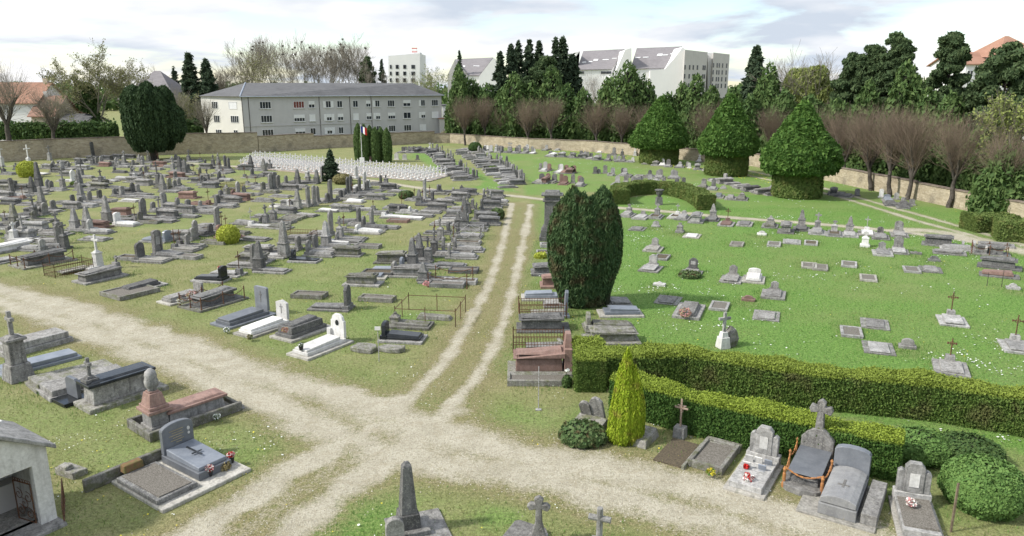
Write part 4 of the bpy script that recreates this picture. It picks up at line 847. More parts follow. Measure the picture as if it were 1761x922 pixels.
for zy in (115, 126.5, 138):
    for px in (672, 682, 684, 695, 697, 709, 712): P = Pz(px, zy, 329.95); MB().box(P[0], P[1], P[2]-.8, .8, .14, 1.6).build('window', M['glass'], tw)
ms = empty('mast', Pz(713, 90, 336)); tag(ms, 'small red and white mast frame on the roof of the white tower block', 'mast')
for k in range(3): MB().box(0, 0, k*.75, 2.3, 1.2, .32).build('crossbar', M['red'] if k % 2 == 0 else M['white'], ms)
for sx in (-1, 1): MB().bar((sx, 0, -.2), (sx, 0, 2.0), .09).build('post', M['white'], ms)
# houses on the left
def house(lab, pxl, pxr, eave, ridge, D, depth, wallm, roofm, name='house', side=0.0, hip=0.0):
    p0, p1 = Pz(pxl, eave, D), Pz(pxr, eave, D); x0, x1, ez = p0[0], p1[0], p0[2]; rzz = Pz(pxl, ridge, D+depth/2)[2]
    t = empty(name, (x0, D, 0), side); tag(t, lab, 'house'); w = x1-x0
    V = [(0, 0, 0), (w, 0, 0), (w, depth, 0), (0, depth, 0), (0, 0, ez), (w, 0, ez), (w, depth, ez), (0, depth, ez)]
    r0, r1 = (hip, depth/2, rzz-.06), (w-hip, depth/2, rzz-.06)
    MB().add(V+([r0, r1] if not hip else []), [(0, 1, 5, 4), (3, 2, 1, 0), (2, 3, 7, 6)]+([(1, 2, 6, 9, 5), (3, 0, 4, 8, 7)] if not hip else [(1, 2, 6, 5), (3, 0, 4, 7), (4, 5, 6, 7)])).build('wall', M[wallm], t)
    o = .5; k = o*(rzz-ez)/(depth/2); Q = [(-o, -o, ez-k), (w+o, -o, ez-k), (w+o, depth+o, ez-k), (-o, depth+o, ez-k), (hip-(0 if hip else o), depth/2, rzz), (w-hip+(0 if hip else o), depth/2, rzz)]
    if hip: Fs = [(0, 1, 5, 4), (1, 2, 5), (2, 3, 4, 5), (3, 0, 4)]; MB().add(Q, Fs).build('roof', M[roofm], t)
    else:
        b_ = MB()
        for f in ((0, 1, 5, 4), (2, 3, 4, 5)):
            P = [Q[i] for i in f]; P2 = [(x, y, z+.18) for x, y, z in P]; b_.add(P+P2, [(3, 2, 1, 0), (4, 5, 6, 7), (0, 1, 5, 4), (1, 2, 6, 5), (2, 3, 7, 6), (3, 0, 4, 7)])
        b_.build('roof', M[roofm], t)
    return t, w, ez, rzz
t, w, ez, rr = house('white house with an orange tiled roof at the far left', -70, 62, 176, 143, 150, 11, 'wrend', 'tile')
for fx in (.55, .72, .88): window(t, w*fx, 2.9, 1.2, 1.5, 'glass', 2)
MB().box(w*.95, 5.5, rr-.6, .9, .9, 1.6).build('chimney', M['beige'], t)
t, w, ez, rr = house('beige house with a brown tiled roof beside the orange roofed house', 53, 92, 198, 166, 148, 9, 'beige', 'tileb')
for fx in (.45,): window(t, w*fx, 3.6, 1.2, 1.5, 'glass', 2)
MB().box(w*.2, 4.5, rr-.5, .8, .8, 1.5).build('chimney', M['wrend'], t)
t, w, ez, rr = house('low pale house with a green shuttered front and flat grey roof', 96, 142, 212, 197, 146, 9, 'cream', 'slate')
MB().box(w*.42, -.06, .3, w*.5, .12, 3.6).build('shutter', plain('green_shutter', (.12, .22, .17), (.08, .16, .12), .7, 3), t); MB().box(w*.5, -.13, .3, .9, .06, 3.2).build('door', M['glass'], t)
t, w, ez, rr = house('narrow brown rendered building behind the low pale house', 104, 120, 186, 179, 160, 6, 'brownr', 'slate')
t, w, ez, rr = house('large white house with a pale lilac hipped roof behind the yew', 205, 300, 168, 122, 185, 14, 'wrend', 'slatel', hip=6)
t, w, ez, rr = house('white building with a red tiled roof behind the pines at the right edge', 1662, 1745, 110, 91, 150, 13, 'wrend', 'tile')
for fx in (.1, .3): window(t, w*fx, ez-2.0, 1.2, 1.5, 'glass', 2)
t, w, ez, rr = house('tall white wing with a high red roof at the upper right edge', 1722, 1800, 94, 62, 148, 12, 'wrend', 'tile', hip=4)
# ---------------------------------------------------------------- graves
random.seed(4)
def arcp(w, z0, z1, rise, n=7):
    """outline of a slab with a rounded top, anticlockwise"""
    return [(-w/2, z0), (w/2, z0)]+[(w/2*cos(pi*k/n), z1-rise+rise*sin(pi*k/n)) for k in range(n+1)]
def pointed(w, z0, z1, r): return [(-w/2, z0), (w/2, z0), (w/2, z1-r), (w*.3, z1-r*.35), (0, z1), (-w*.3, z1-r*.35), (-w/2, z1-r)]
def shoulder(w, z0, z1): s = w*.3; h = (z1-z0); return [(-w/2, z0), (w/2, z0), (w/2, z0+h*.8), (s, z0+h*.86), (s, z1-.05), (s*.6, z1), (-s*.6, z1), (-s, z1-.05), (-s, z0+h*.86), (-w/2, z0+h*.8)]
def crossp(z0, z1, w, t): 
    c = z0+(z1-z0)*.68; return [(-t/2, z0), (t/2, z0), (t/2, c-t/2), (w/2, c-t/2), (w/2, c+t/2), (t/2, c+t/2), (t/2, z1), (-t/2, z1), (-t/2, c+t/2), (-w/2, c+t/2), (-w/2, c-t/2), (-t/2, c-t/2)]
def tilt(o, a=3.0):
    if o: o.rotation_euler = (RD(random.gauss(0, a*.6)), RD(random.gauss(0, a*.5)), RD(random.gauss(0, a*.4)))
    return o
NAMES = dict(s='headstone_grave', p='headstone_grave', r='headstone_grave', d='headstone_grave', o='obelisk_tomb', c='cross_tomb', i='iron_cross_grave', f='flat_grave', t='sarcophagus_tomb', T='sarcophagus_tomb', b='kerbed_grave', w='granite_grave', x='headstone', q='cross_monument', h='chained_tomb', e='railed_grave')
KIND = dict(s='round topped headstone', p='pointed headstone', r='shouldered headstone', d='twin pilaster headstone', o='obelisk tomb', c='cross tomb', i='iron cross on block', f='flat slab', t='box tomb', T='box tomb with cross', b='kerbed grave plot', w='polished headstone', x='small headstone', q='pedestal cross', h='chained box tomb', e='railed grave')
CAT = dict(s='headstone', p='headstone', r='headstone', d='headstone', o='obelisk', c='cross', i='iron cross', f='grave slab', t='box tomb', T='box tomb', b='grave plot', w='granite grave', x='headstone', q='cross', h='chained tomb', e='railed grave')
COLN = dict(g='weathered grey', d='dark grey', l='pale grey', w='white', n='pinkish brown', k='black polished', a='polished grey', b='blue grey polished', m='mossy', c='concrete')
def slab_set(t, m, w, L, kind, base=True, bev=0):
    """plinth and lid reaching from the headstone along +y"""
    if base: MB().box(0, L/2-.1, -.03, w+.35, L+.3, .12+random.random()*.06).build('plinth', M['c' if m in 'wbka' else m] if random.random() < .5 else M['g'], t, bevel=bev)
    z = .14
    if kind == 'lid':
        MB().box(0, L/2, z, w*.9, L*.9, .10).box(0, L/2, z+.1, w*.78, L*.84, .12, .9, .96, slope=.04).build('slab', M[m], t, bevel=bev)
    elif kind == 'low': MB().box(0, L/2, z, w*.86, L*.92, .10, slope=.03).build('slab', M[m], t, bevel=bev)
    elif kind == 'bed':
        b = MB(); k = .13
        b.box(-w/2+k/2, L/2, 0, k, L, .26).box(w/2-k/2, L/2, 0, k, L, .26).box(0, L-k/2, 0, w-2*k, k, .26).box(0, k/2, 0, w-2*k, k, .26); b.build('kerb', M[m], t, bevel=bev)
        MB().box(0, L/2, .0, w-2*k, L-2*k, .20).build('filling', M[random.choice(['gravel_fill', 'soil', 'gravel_fill'])], t, jit=.015)
    elif kind == 'tomb':
        h = .3+random.random()*.2; MB().box(0, L/2, z, w*.74, L*.86, h, .96).build('body', M[m], t, bevel=bev)
        MB().box(0, L/2, z+h, w*.92, L*.95, .09, slope=.05).box(0, L/2, z+h+.10, w*.7, L*.85, .09, .6, .92, slope=.05).build('lid', M[m], t, bevel=bev)
def iron_cross(t, z0, hc, mat='rust', w=None, y=0.0):
    w = w or hc*.42; b = MB(); zc = z0+hc*.70
    b.bar((0, y, z0), (0, y, z0+hc), .028, 5).bar((-w/2, y, zc), (w/2, y, zc), .028, 5)
    for a_, s in ((0, 1), (pi/2, 1), (pi, 1), (3*pi/2, 1)):
        pass
    b.lathe([(.015, -.045), (.05, 0), (.015, .045)], 6, 0, y); n = len(b.v)//1
    for k in range(12): b.v[len(b.v)-18+k] = b.v[len(b.v)-18+k]
    for sx in (-1, 1): b.bar((sx*w/2, y, zc-.05), (sx*w/2, y, zc+.05), .035, 5)
    for k in range(8):
        a0, a1 = k*pi/4, (k+1)*pi/4; rr = w*.26; b.bar((rr*cos(a0), y, zc+rr*sin(a0)), (rr*cos(a1), y, zc+rr*sin(a1)), .014, 4)
    b.v = [v if abs(v[2]) > .06 or z0 > .9 or (abs(v[0]) > .06) else (v[0], v[1], v[2]+z0) for v in b.v]
    return b.build('iron_cross', M[mat], t)
def posts_chain(t, w, L, h=.65, mat='rust', n=3, y0=0.1):
    P = [(-w/2, y0), (-w/2, y0+(L-y0)/2), (-w/2, L), (0, L), (w/2, L), (w/2, y0+(L-y0)/2), (w/2, y0)] if n == 3 else [(-w/2, y0), (-w/2, L), (w/2, L), (w/2, y0)]
    for x, y in P: MB().lathe([(.05, .1), (.05, .16), (.03, .2), (.03, h-.1), (.05, h-.07), (.025, h-.04), (.045, h), (.01, h+.05)], 6, x, y).build('post', M[mat], t)
    c = MB()
    for (x0, y_0), (x1, y1) in zip(P[:-1], P[1:]):
        pts = [(x0+(x1-x0)*k/8, y_0+(y1-y_0)*k/8, h-.08-.9*.28*math.sin(pi*k/8)) for k in range(9)]; c.path(pts, .022, 4)
    c.build('chain', M[mat], t)
def railing(t, w, L, h=.8, mat='rust', diag=False, gap=.14, y0=0.0):
    b = MB(); P = [(-w/2, y0), (-w/2, L), (w/2, L), (w/2, y0), (-w/2, y0)]
    for (x0, y_0), (x1, y1) in zip(P[:-1], P[1:]):
        for z in (.12, h*.55, h): b.bar((x0, y_0, z), (x1, y1, z), .016, 4)
        l = math.hypot(x1-x0, y1-y_0); n = max(1, int(l/(gap if not diag else .9)))
        for k in range(n+1): b.bar((x0+(x1-x0)*k/n, y_0+(y1-y_0)*k/n, 0), (x0+(x1-x0)*k/n, y_0+(y1-y_0)*k/n, h+(0.05 if k % n else .16)), .011 if k % n else .025, 4)
        if diag:
            for k in range(n):
                a_ = (x0+(x1-x0)*k/n, y_0+(y1-y_0)*k/n); c_ = (x0+(x1-x0)*(k+1)/n, y_0+(y1-y_0)*(k+1)/n)
                b.bar((*a_, .12), (*c_, h), .02, 4).bar((*a_, h), (*c_, .12), .02, 4)
    b.build('railing', M[mat], t)
def grave(X, Y, ty, m, head, hm=None, w=None, L=None, label='', group=None, slab=None, bev=None, rusty=None):
    """headstone foot at X,Y; the slab runs off along 'head' degrees from +Y towards +X"""
    t = empty(NAMES[ty], (X, Y, 0), -RD(head)+random.gauss(0, .02)); tag(t, label, CAT[ty], group)
    D = math.hypot(X, Y); bev = (.012 if D < 55 else 0) if bev is None else bev; R = random
    w = w or R.uniform(.8, 1.1); L = L or R.uniform(1.85, 2.2); mt = M[m]; near = D < 70
    ms = m if (m not in 'gd' or R.random() < .4) else R.choice('lllggmcd')
    if ty in 'sprdw':
        hm = hm or R.uniform(.9, 1.3); sl = slab or (R.choice(['lid', 'low', 'bed', 'low', 'lid', 'low', 'tomb']) if ty != 'w' else 'lid'); slab_set(t, ms, w, L, sl, bev=bev)
        th = R.uniform(.14, .2); ws = w*R.uniform(.62, .78) if ty != 'w' else w*.78
        if ty in 'sprd': ws = min(ws, max(.42, hm*.6))
        MB().box(0, -.02, .1, ws+.16, th+.16, .2).build('base', mt, t, bevel=bev)
        z0, z1 = .3, max(hm, .6); pr = {'s': arcp(ws, z0, z1, ws*.35), 'p': pointed(ws, z0, z1, ws*.45), 'r': shoulder(ws, z0, z1), 'd': [(-ws/2, z0), (ws/2, z0), (ws/2, z1-.1), (ws*.2, z1), (-ws*.2, z1), (-ws/2, z1-.1)], 'w': arcp(ws, z0, z1, .14)}[ty]
        hs = MB().prism(pr, -th/2-.02, th/2-.02)
        if ty == 'd':
            for sx in (-1, 1): hs.box(sx*ws*.42, th/2+.02, z0, ws*.16, .08, (z1-z0)*.86)
        st = tilt(hs.build('headstone', mt, t, bevel=bev), 0 if ty == 'w' else 2.2)
        if near and ty != 'w' and R.random() < .6: MB().box(0, th/2-.012, z0+(z1-z0)*.35, ws*.55, .02, (z1-z0)*.35).build('inscription_panel', M['l' if m in 'gdm' else 'd'], st)
    elif ty == 'x':
        hm = hm or .8; ws = w*.55; MB().box(0, 0, -.02, ws+.2, .45, .16).build('base', mt, t, bevel=bev)
        tilt(MB().prism(arcp(ws, .14, hm, ws*.3) if R.random() < .6 else pointed(ws, .14, hm, ws*.4), -.08, .08).build('headstone', mt, t, bevel=bev), 4)
    elif ty == 'o':
        hm = hm or 2.1; slab_set(t, ms, w, L, slab or R.choice(['low', 'lid', 'bed']), bev=bev); q = .5+hm*.06; hp = hm*.3
        MB().box(0, 0, .08, q+.16, q+.16, .16).box(0, 0, .24, q, q, hp, .94).build('pedestal', mt, t, bevel=bev)
        sh = MB().box(0, 0, .24+hp, q*1.08, q*1.08, .08).box(0, 0, .32+hp, q*.8, q*.8, hm-hp-.5, .5).box(0, 0, hm-.18, q*.42, q*.42, .16, .25)
        tilt(sh.build('shaft', mt, t, bevel=bev), 1.2)
    elif ty in 'cq':
        hm = hm or 1.9
        if ty == 'c': slab_set(t, ms, w, L, slab or R.choice(['low', 'lid', 'bed']), bev=bev)
        q = .5; hp = hm*.38
        MB().box(0, 0, -.02, q+.2, q+.2, .2).box(0, 0, .18, q, q, hp, .88).box(0, 0, .18+hp, q*1.02, q*1.02, .08).box(0, 0, .26+hp, q*.8, q*.8, .12, .5).build('pedestal', mt, t, bevel=bev)
        tilt(MB().prism(crossp(.36+hp, hm, (hm-hp)*.5, .13), -.06, .06).build('cross', mt, t, bevel=bev), 2)
    elif ty == 'i':
        hm = hm or 1.6
        if slab != 'none': slab_set(t, ms, w, L, slab or R.choice(['bed', 'low']), bev=bev)
        MB().box(0, 0, 0, .42, .42, .48, .85).build('stone_block', mt, t, bevel=bev); iron_cross(t, .48, hm-.48, rusty or 'rust')
    elif ty == 'f': slab_set(t, m, w, L, slab or R.choice(['lid', 'low', 'low']), bev=bev)
    elif ty == 'b': slab_set(t, m, w, L, 'bed', base=False, bev=bev)
    elif ty in 'tT':
        slab_set(t, m, w*1.1, L*1.05, 'tomb', bev=bev)
        if ty == 'T':
            hm = hm or 1.5; MB().box(0, .12, .16, .5, .36, .75, .9).build('pedestal', mt, t, bevel=bev); tilt(MB().prism(crossp(.9, hm, (hm-.9)*.6+.1, .11), .06, .18).build('cross', mt, t, bevel=bev), 2)
    elif ty == 'h': slab_set(t, m, w*1.05, L, 'tomb', bev=bev); MB().box(0, L/2, -.06, w+.9, L+.7, .17).build('platform', M['m'], t, bevel=bev); posts_chain(t, w+.7, L+.2, .8, rusty or 'rust', 3, -.1)
    elif ty == 'e': slab_set(t, m, w*.8, L*.85, slab or 'low', base=False, bev=bev); railing(t, w+.25, L+.2, .75, rusty or 'rust')
    return t
def row_heading(X, Y): return 4.0+min(10, max(0, -X*.45)) if X > -30 else 12.0
DIRS = dict(L=-90, R=90)
taken = []
def place(px, py, ty, m, dr, hp=None, label='', group=None, **k):
    X, Y = G(px, py); hm = hp/ppm(py) if hp else None
    if dr in DIRS: hd = row_heading(X, Y)+DIRS[dr]
    elif dr == 'F': hd = -148
    elif dr == 'S': hd = -158
    else: hd = float(dr)
    L_ = k.get('L') or 2.1; taken.append((X, Y)); h_ = RD(hd); taken.append((X+L_*.6*sin(h_), Y+L_*.6*cos(h_)))
    return grave(X, Y, ty, m, hd, hm, label=label, group=group, **k)
# rows of the left field as polylines in the photo; a grave takes its row from the nearest one
ROWS = [('row beside the rutted track', [(665, 590), (735, 490), (757, 440), (795, 390), (832, 345)]), ('short row behind the white tombs', [(505, 535), (598, 528), (642, 488), (690, 462), (724, 440)]),
 ('second row left of track', [(370, 487), (490, 450), (565, 415), (640, 392), (700, 360), (770, 336), (812, 330)]), ('third row left of track', [(235, 450), (335, 415), (400, 395), (450, 385), (515, 365), (570, 345), (620, 330), (665, 318)]),
 ('fourth row left of track', [(95, 418), (155, 398), (200, 388), (270, 375), (345, 360), (410, 337), (480, 322), (552, 312)]), ('fifth row left of track', [(0, 410), (40, 385), (110, 360), (140, 350), (200, 338), (300, 325), (360, 312), (455, 300)]),
 ('sixth row left of track', [(0, 345), (70, 327), (110, 328), (160, 320), (220, 312), (290, 305), (390, 290), (460, 290)]), ('last rows by left wall', [(0, 292), (90, 292), (160, 284), (220, 280), (330, 277)])]
def row_of(px, py):
    best = None
    for i, (nm, pl) in enumerate(ROWS):
        for (ax, ay), (bx, by) in zip(pl[:-1], pl[1:]):
            dx, dy = bx-ax, (by-ay)*3; t = max(0, min(1, ((px-ax)*dx+(py-ay)*3*dy)/(dx*dx+dy*dy+1e-9))); d = math.hypot(px-ax-t*dx, (py-ay)*3-t*dy)
            if best is None or d < best[0]: best = (d, i, px)
    return best[1]
LF = """664,583,w,k,98,0;680,560,c,m,98,22;728,484,o,d,R,34;750,458,f,d,R,0;747,440,c,d,R,48;763,437,p,g,R,30;748,424,i,m,R,44;722,446,o,d,L,46;713,445,i,g,L,38;700,452,t,m,L,0;
788,391,o,d,R,26;796,389,i,d,R,34;804,389,p,d,R,22;817,378,T,d,R,30;822,386,t,d,R,0;829,364,s,d,R,22;829,357,t,d,R,0;831,350,T,d,R,24;833,344,s,g,R,20;835,338,t,g,R,0;
598,532,p,d,L,43;560,512,b,m,L,0;620,515,b,m,100,0;678,473,d,g,L,24;691,466,s,b,L,24;650,490,t,m,L,0;660,478,f,b,L,0;
436,459,s,g,L,40;412,474,i,d,L,42;449,452,x,d,L,16;460,452,t,m,L,0;489,443,o,g,L,64;513,430,s,g,L,24;470,437,t,g,L,0;505,449,s,k,100,20;384,484,w,k,L,27;
535,418,t,g,L,0;541,414,e,m,L,0;569,405,p,g,L,44;564,418,r,w,R,22;581,417,s,g,R,18;592,399,i,g,R,32;575,438,t,m,R,0;612,425,b,g,R,0;
617,384,s,d,L,27;626,393,p,d,R,22;639,389,r,g,L,30;616,400,w,w,R,14;647,392,f,g,R,0;642,362,i,d,L,18;660,374,i,w,R,18;668,364,t,d,R,0;705,367,x,w,L,12;687,366,s,g,R,12;713,345,i,d,R,22;721,353,o,d,R,28;727,350,i,d,R,26;731,345,d,l,L,38;708,372,f,g,R,0;722,366,f,g,R,0;734,361,t,g,R,0;750,352,t,g,R,0;763,345,f,g,R,0;753,331,s,d,L,14;757,330,r,g,L,13;792,334,T,d,R,16;810,333,x,d,R,9;776,340,t,g,R,0;740,357,x,g,L,10;
243,448,s,d,R,31;272,440,d,g,R,44;304,443,b,g,R,0;288,416,w,b,L,20;301,430,i,d,R,36;310,424,i,d,R,30;322,425,x,g,R,22;336,408,p,g,L,30;362,405,r,d,L,20;374,392,s,g,L,36;420,412,f,g,R,0;350,418,b,m,R,0;
432,390,i,w,R,33;405,385,f,g,R,0;440,373,f,g,R,0;480,366,t,d,R,0;512,371,f,g,R,0;449,383,x,d,R,10;465,392,f,m,R,0;498,357,d,w,L,14;515,356,r,g,L,15;531,356,s,g,L,35;540,354,s,g,L,35;547,350,p,g,L,30;562,348,s,g,L,16;569,347,d,g,L,38;580,346,s,g,L,10;598,334,p,d,L,30;603,330,s,d,L,28;618,330,p,d,L,26;627,326,p,w,L,32;634,323,r,w,L,14;655,319,s,d,L,18;664,317,c,d,L,16;655,326,t,d,R,0;550,363,f,w,R,0;597,348,f,w,R,0;570,362,t,g,R,0;590,356,f,g,R,0;630,342,t,g,R,0;650,336,f,g,R,0;672,330,f,g,R,0;613,307,p,w,L,22;
185,384,o,g,L,48;203,387,w,w,R,22;152,391,t,n,R,0;130,396,o,l,R,38;225,372,t,n,L,0;247,375,p,g,R,35;264,364,s,g,R,17;273,373,T,g,R,36;283,361,d,g,R,30;307,366,r,g,R,26;323,361,d,g,R,18;345,358,r,g,R,13;292,370,x,g,R,9;270,381,f,g,R,0;310,373,f,g,R,0;340,366,f,g,R,0;338,341,t,n,L,0;359,352,i,n,L,28;380,345,d,d,R,18;390,334,o,g,R,17;410,336,p,g,R,24;421,335,s,d,R,15;440,346,f,g,R,0;470,338,f,g,R,0;
465,327,s,g,L,28;472,326,d,d,L,30;479,323,s,g,L,22;492,319,r,g,L,17;512,317,o,d,L,27;530,314,c,g,L,18;545,316,o,d,L,25;554,312,s,g,L,27;529,306,q,w,L,18;485,326,t,g,R,0;505,322,f,g,R,0;
103,419,r,g,L,36;41,411,c,g,R,40;25,414,c,w,R,32;60,412,t,g,L,0;82,396,t,l,L,0;147,412,f,g,R,0;207,445,b,g,R,0;73,431,r,l,L,20;112,428,c,d,L,46;100,402,c,g,L,38;
74,364,o,g,R,44;110,358,t,g,R,0;141,348,o,l,R,34;198,337,r,d,R,13;212,346,f,w,R,0;240,340,f,g,R,0;0,372,f,g,R,0;22,338,d,g,R,32;5,350,t,d,R,0;40,352,f,g,R,0;10,383,i,d,R,22;20,384,i,d,R,24;0,393,i,g,R,20;
68,324,o,d,L,46;109,327,c,g,L,40;126,312,p,w,L,20;158,323,t,m,R,0;141,306,c,d,R,30;91,296,r,d,R,15;119,290,s,d,R,11;105,302,t,g,R,0;220,313,t,g,R,0;235,318,t,g,R,0;200,308,f,w,R,0;180,312,s,w,R,9;273,320,c,d,R,42;293,305,t,n,R,0;298,296,c,l,R,28;310,298,o,d,R,30;325,279,c,d,R,22;353,284,x,d,R,10;357,312,c,g,R,22;330,314,t,d,R,0;350,322,T,d,R,18;367,286,c,d,L,20;377,289,c,g,L,26;388,290,p,d,L,23;394,291,p,d,L,20;410,291,t,d,R,0;426,318,i,d,R,16;440,320,i,d,R,18;385,326,e,m,R,0;
454,294,o,g,L,22;465,291,c,d,L,17;453,303,t,g,R,0;2,318,t,d,R,0;7,300,c,d,R,16;28,292,q,d,L,12;4,287,q,w,R,36;51,291,q,w,R,42;86,276,q,l,R,26;129,270,q,d,R,20;161,271,s,d,R,27;180,268,q,d,R,24;214,281,q,l,R,22;150,276,t,d,R,0;175,275,t,d,R,0;195,273,t,d,R,0;215,272,t,d,R,0;130,280,t,d,R,0;100,283,t,d,R,0;75,290,t,g,R,0;60,300,f,w,R,0;
160,284,c,d,R,18;172,286,t,n,R,0;190,286,s,d,R,9;205,288,c,g,R,16;230,287,s,g,R,12;245,286,c,g,R,16;260,292,r,g,R,10;140,290,o,d,R,18;243,301,s,g,R,13;252,299,s,g,R,14;228,298,s,g,R,13;198,297,s,d,R,10;265,286,t,n,R,0;283,288,f,g,R,0;240,279,o,g,R,14;312,285,s,d,R,12;345,290,t,g,R,0;300,285,t,g,R,0""".replace('\n', '')
ents = []
for e in LF.split(';'):
    q = e.split(','); ents.append([float(q[0]), float(q[1]), q[2], q[3], q[4], float(q[5]) or None])
# plainer graves filling the gaps in each row
rng = random.Random(12)
cat_xy = [G(e[0], e[1]) for e in ents]
for ri, (nm, pl) in enumerate(ROWS):
    gp = GP(*pl)
    for (ax, ay), (bx, by) in zip(gp[:-1], gp[1:]):
        l = math.hypot(bx-ax, by-ay); n = int(l/(1.25 if ri < 4 else 1.0))
        for k in range(n):
            f = (k+.5)/max(n, 1); side = rng.choice('LR'); sx = -1 if side == 'L' else 1
            X = ax+(bx-ax)*f+sx*rng.uniform(.3, 1.1)+(rng.choice([-2.6, 0, 2.6]) if ri > 5 else 0); Y = ay+(by-ay)*f+rng.uniform(-.2, .2)
            if min(math.hypot(X-a_, Y-b_) for a_, b_ in cat_xy) < 1.05: continue
            cat_xy.append((X, Y)); u_, v_ = WP(X, Y)
            if u_ < -15 or Y < 45: continue
            ty = rng.choices('sprdocifbt', [9, 7, 8, 4, 4, 6, 7, 9, 4, 5])[0]; m = rng.choices('gdlwnm', [10, 9, 2, .3, .4, 3])[0]
            ents.append([u_, v_, ty, m, side, None])
cnt = {}
ents.sort(key=lambda e: (row_of(e[0], e[1]), e[0] if row_of(e[0], e[1]) else -e[1]))
for px, py, ty, m, dr, hp in ents:
    ri = row_of(px, py); cnt[ri] = cnt.get(ri, 0)+1; k = cnt[ri]
    lab = '%s %s, %s from %s in %s' % (COLN[m], KIND[ty], ordn[k-1] if k <= 70 else '%dth' % k, 'near end' if ri == 0 else 'left', ROWS[ri][0])
    place(px, py, ty, m, dr, hp, lab, 'old graves of the left field', rusty='pale_iron' if (ty == 'i' and m == 'w') else None)
# ---- front row along the gravel path, left of the track
FG = 'front row of graves along the gravel path'
def granite(px, py, hd, w, L, m, hm, shape, lab, plinth='c', tiers=2, group=FG, crosscut=False):
    X, Y = G(px, py); t = empty('granite_grave', (X, Y, 0), -RD(hd)); tag(t, lab, 'granite grave', group); mt = M[m]
    MB().box(0, L/2-.05, -.03, w+.45, L+.5, .14).build('plinth', M[plinth], t, bevel=.015); b = MB(); z = .112
    b.box(0, L/2, z, w, L, .16)
    if tiers > 1: b.box(0, L/2+.12, z+.162, w*.82, L-.35, .13, slope=.03)
    b.build('slab', mt, t, bevel=.015)
    if shape:
        ws = w*.86; z0 = .27; pr = {'arch': arcp(ws, z0, hm, .16), 'peak': [(-ws/2, z0), (ws/2, z0), (ws/2, hm-.14), (0, hm), (-ws/2, hm-.14)], 'flat': [(-ws/2, z0), (ws/2, z0), (ws/2, hm-.05), (ws/2-.1, hm), (-ws/2+.1, hm), (-ws/2, hm-.05)],
            'round': [(-ws/2, z0), (ws/2, z0), (ws/2, hm-.32), (ws*.42, hm-.3), (ws*.36, hm-.12), (ws*.18, hm), (-ws*.18, hm), (-ws*.36, hm-.12), (-ws*.42, hm-.3), (-ws/2, hm-.32)],
            'wave': [(-ws/2, z0), (ws/2, z0), (ws/2, hm-.28), (ws*.2, hm-.16), (-ws*.05, hm-.02), (-ws*.35, hm), (-ws/2, hm-.04)]}[shape]
        hs = MB().prism(pr, -.10, .06).build('headstone', mt, t, bevel=.012)
        if crosscut: MB().prism(crossp(hm*.45, hm*.85, .22, .05), .062, .075).build('cross', M['d'], hs)
        if shape == 'round': MB().prism([(.11*cos(k*pi/6), hm-.42+.14*sin(k*pi/6)) for k in range(12)], .062, .08).build('medallion', M['k'], hs); MB().box(ws*.56, .02, .27, .24, .34, .4).build('side_block', mt, t, bevel=.01)
    return t
granite(583, 588, -148, 1.0, 2.45, 'w', 1.42, 'round', 'white tomb with a round shouldered headstone and dark medallion, last of the front row')
X, Y = G(583, 588)
t = granite(549, 562, -148, 1.15, 2.35, 'd', 0, None, 'dark brown granite block tomb with no headstone between the two white tombs', tiers=1)
MB().box(0, 1.2, .275, 1.0, 2.1, .34, .96).box(0, 1.2, .62, .7, 1.7, .1, .8, .95, slope=.04).build('body', M['d'], t, bevel=.02)
granite(487, 556, -148, .95, 2.4, 'w', 1.28, 'peak', 'white tomb with a peaked headstone beside the polished grey tomb', crosscut=True)
granite(452, 540, -148, 1.15, 2.55, 'a', 1.55, 'flat', 'polished grey tomb with a tall clipped headstone in the front row', plinth='a', crosscut=True)
place(400, 512, 'h', 'd', 'F', 0, 'dark box tomb with rusty chains beside the polished grey tomb', FG, w=1.15, L=2.6, slab=None)
granite(342, 508, -148, .9, 2.1, 'g', .85, 'flat', 'low grey grave whose small headstone is covered with faded flowers', crosscut=False)
place(272, 489, 'f', 'd', 'F', 0, 'flat coffin shaped slab inside a wide mossy kerb by the front row gap', FG, w=1.1, L=2.3, slab='lid')
place(258, 497, 'b', 'm', 'F', 0, 'wide mossy kerb around the flat coffin shaped slab', FG, w=2.2, L=2.5)
place(205, 473, 'T', 'g', 'F', 34, 'raised box tomb with a carved end and a dark metal cross', FG, w=1.1, L=2.5)
place(170, 462, 'c', 'w', 'F', 58, 'tall white obelisk like cross with figures behind the raised box tomb', FG, w=.9, L=.9, slab='low')
place(152, 463, 'e', 'm', 'F', 0, 'old grave in rusty railings left of the raised box tomb', FG, w=1.1, L=2.3)
place(112, 446, 'h', 'd', 'F', 0, 'large dark box tomb with rusty chained posts on a raised platform', FG, w=1.3, L=2.9)
place(52, 425, 't', 'w', 'F', 0, 'raised tomb with white sides and a dark lid at the left edge', FG, w=1.1, L=2.6)
place(25, 447, 'f', 'g', 'F', 0, 'low grey slab at the left edge beside the large chained tomb', FG, w=1.2, L=2.4)
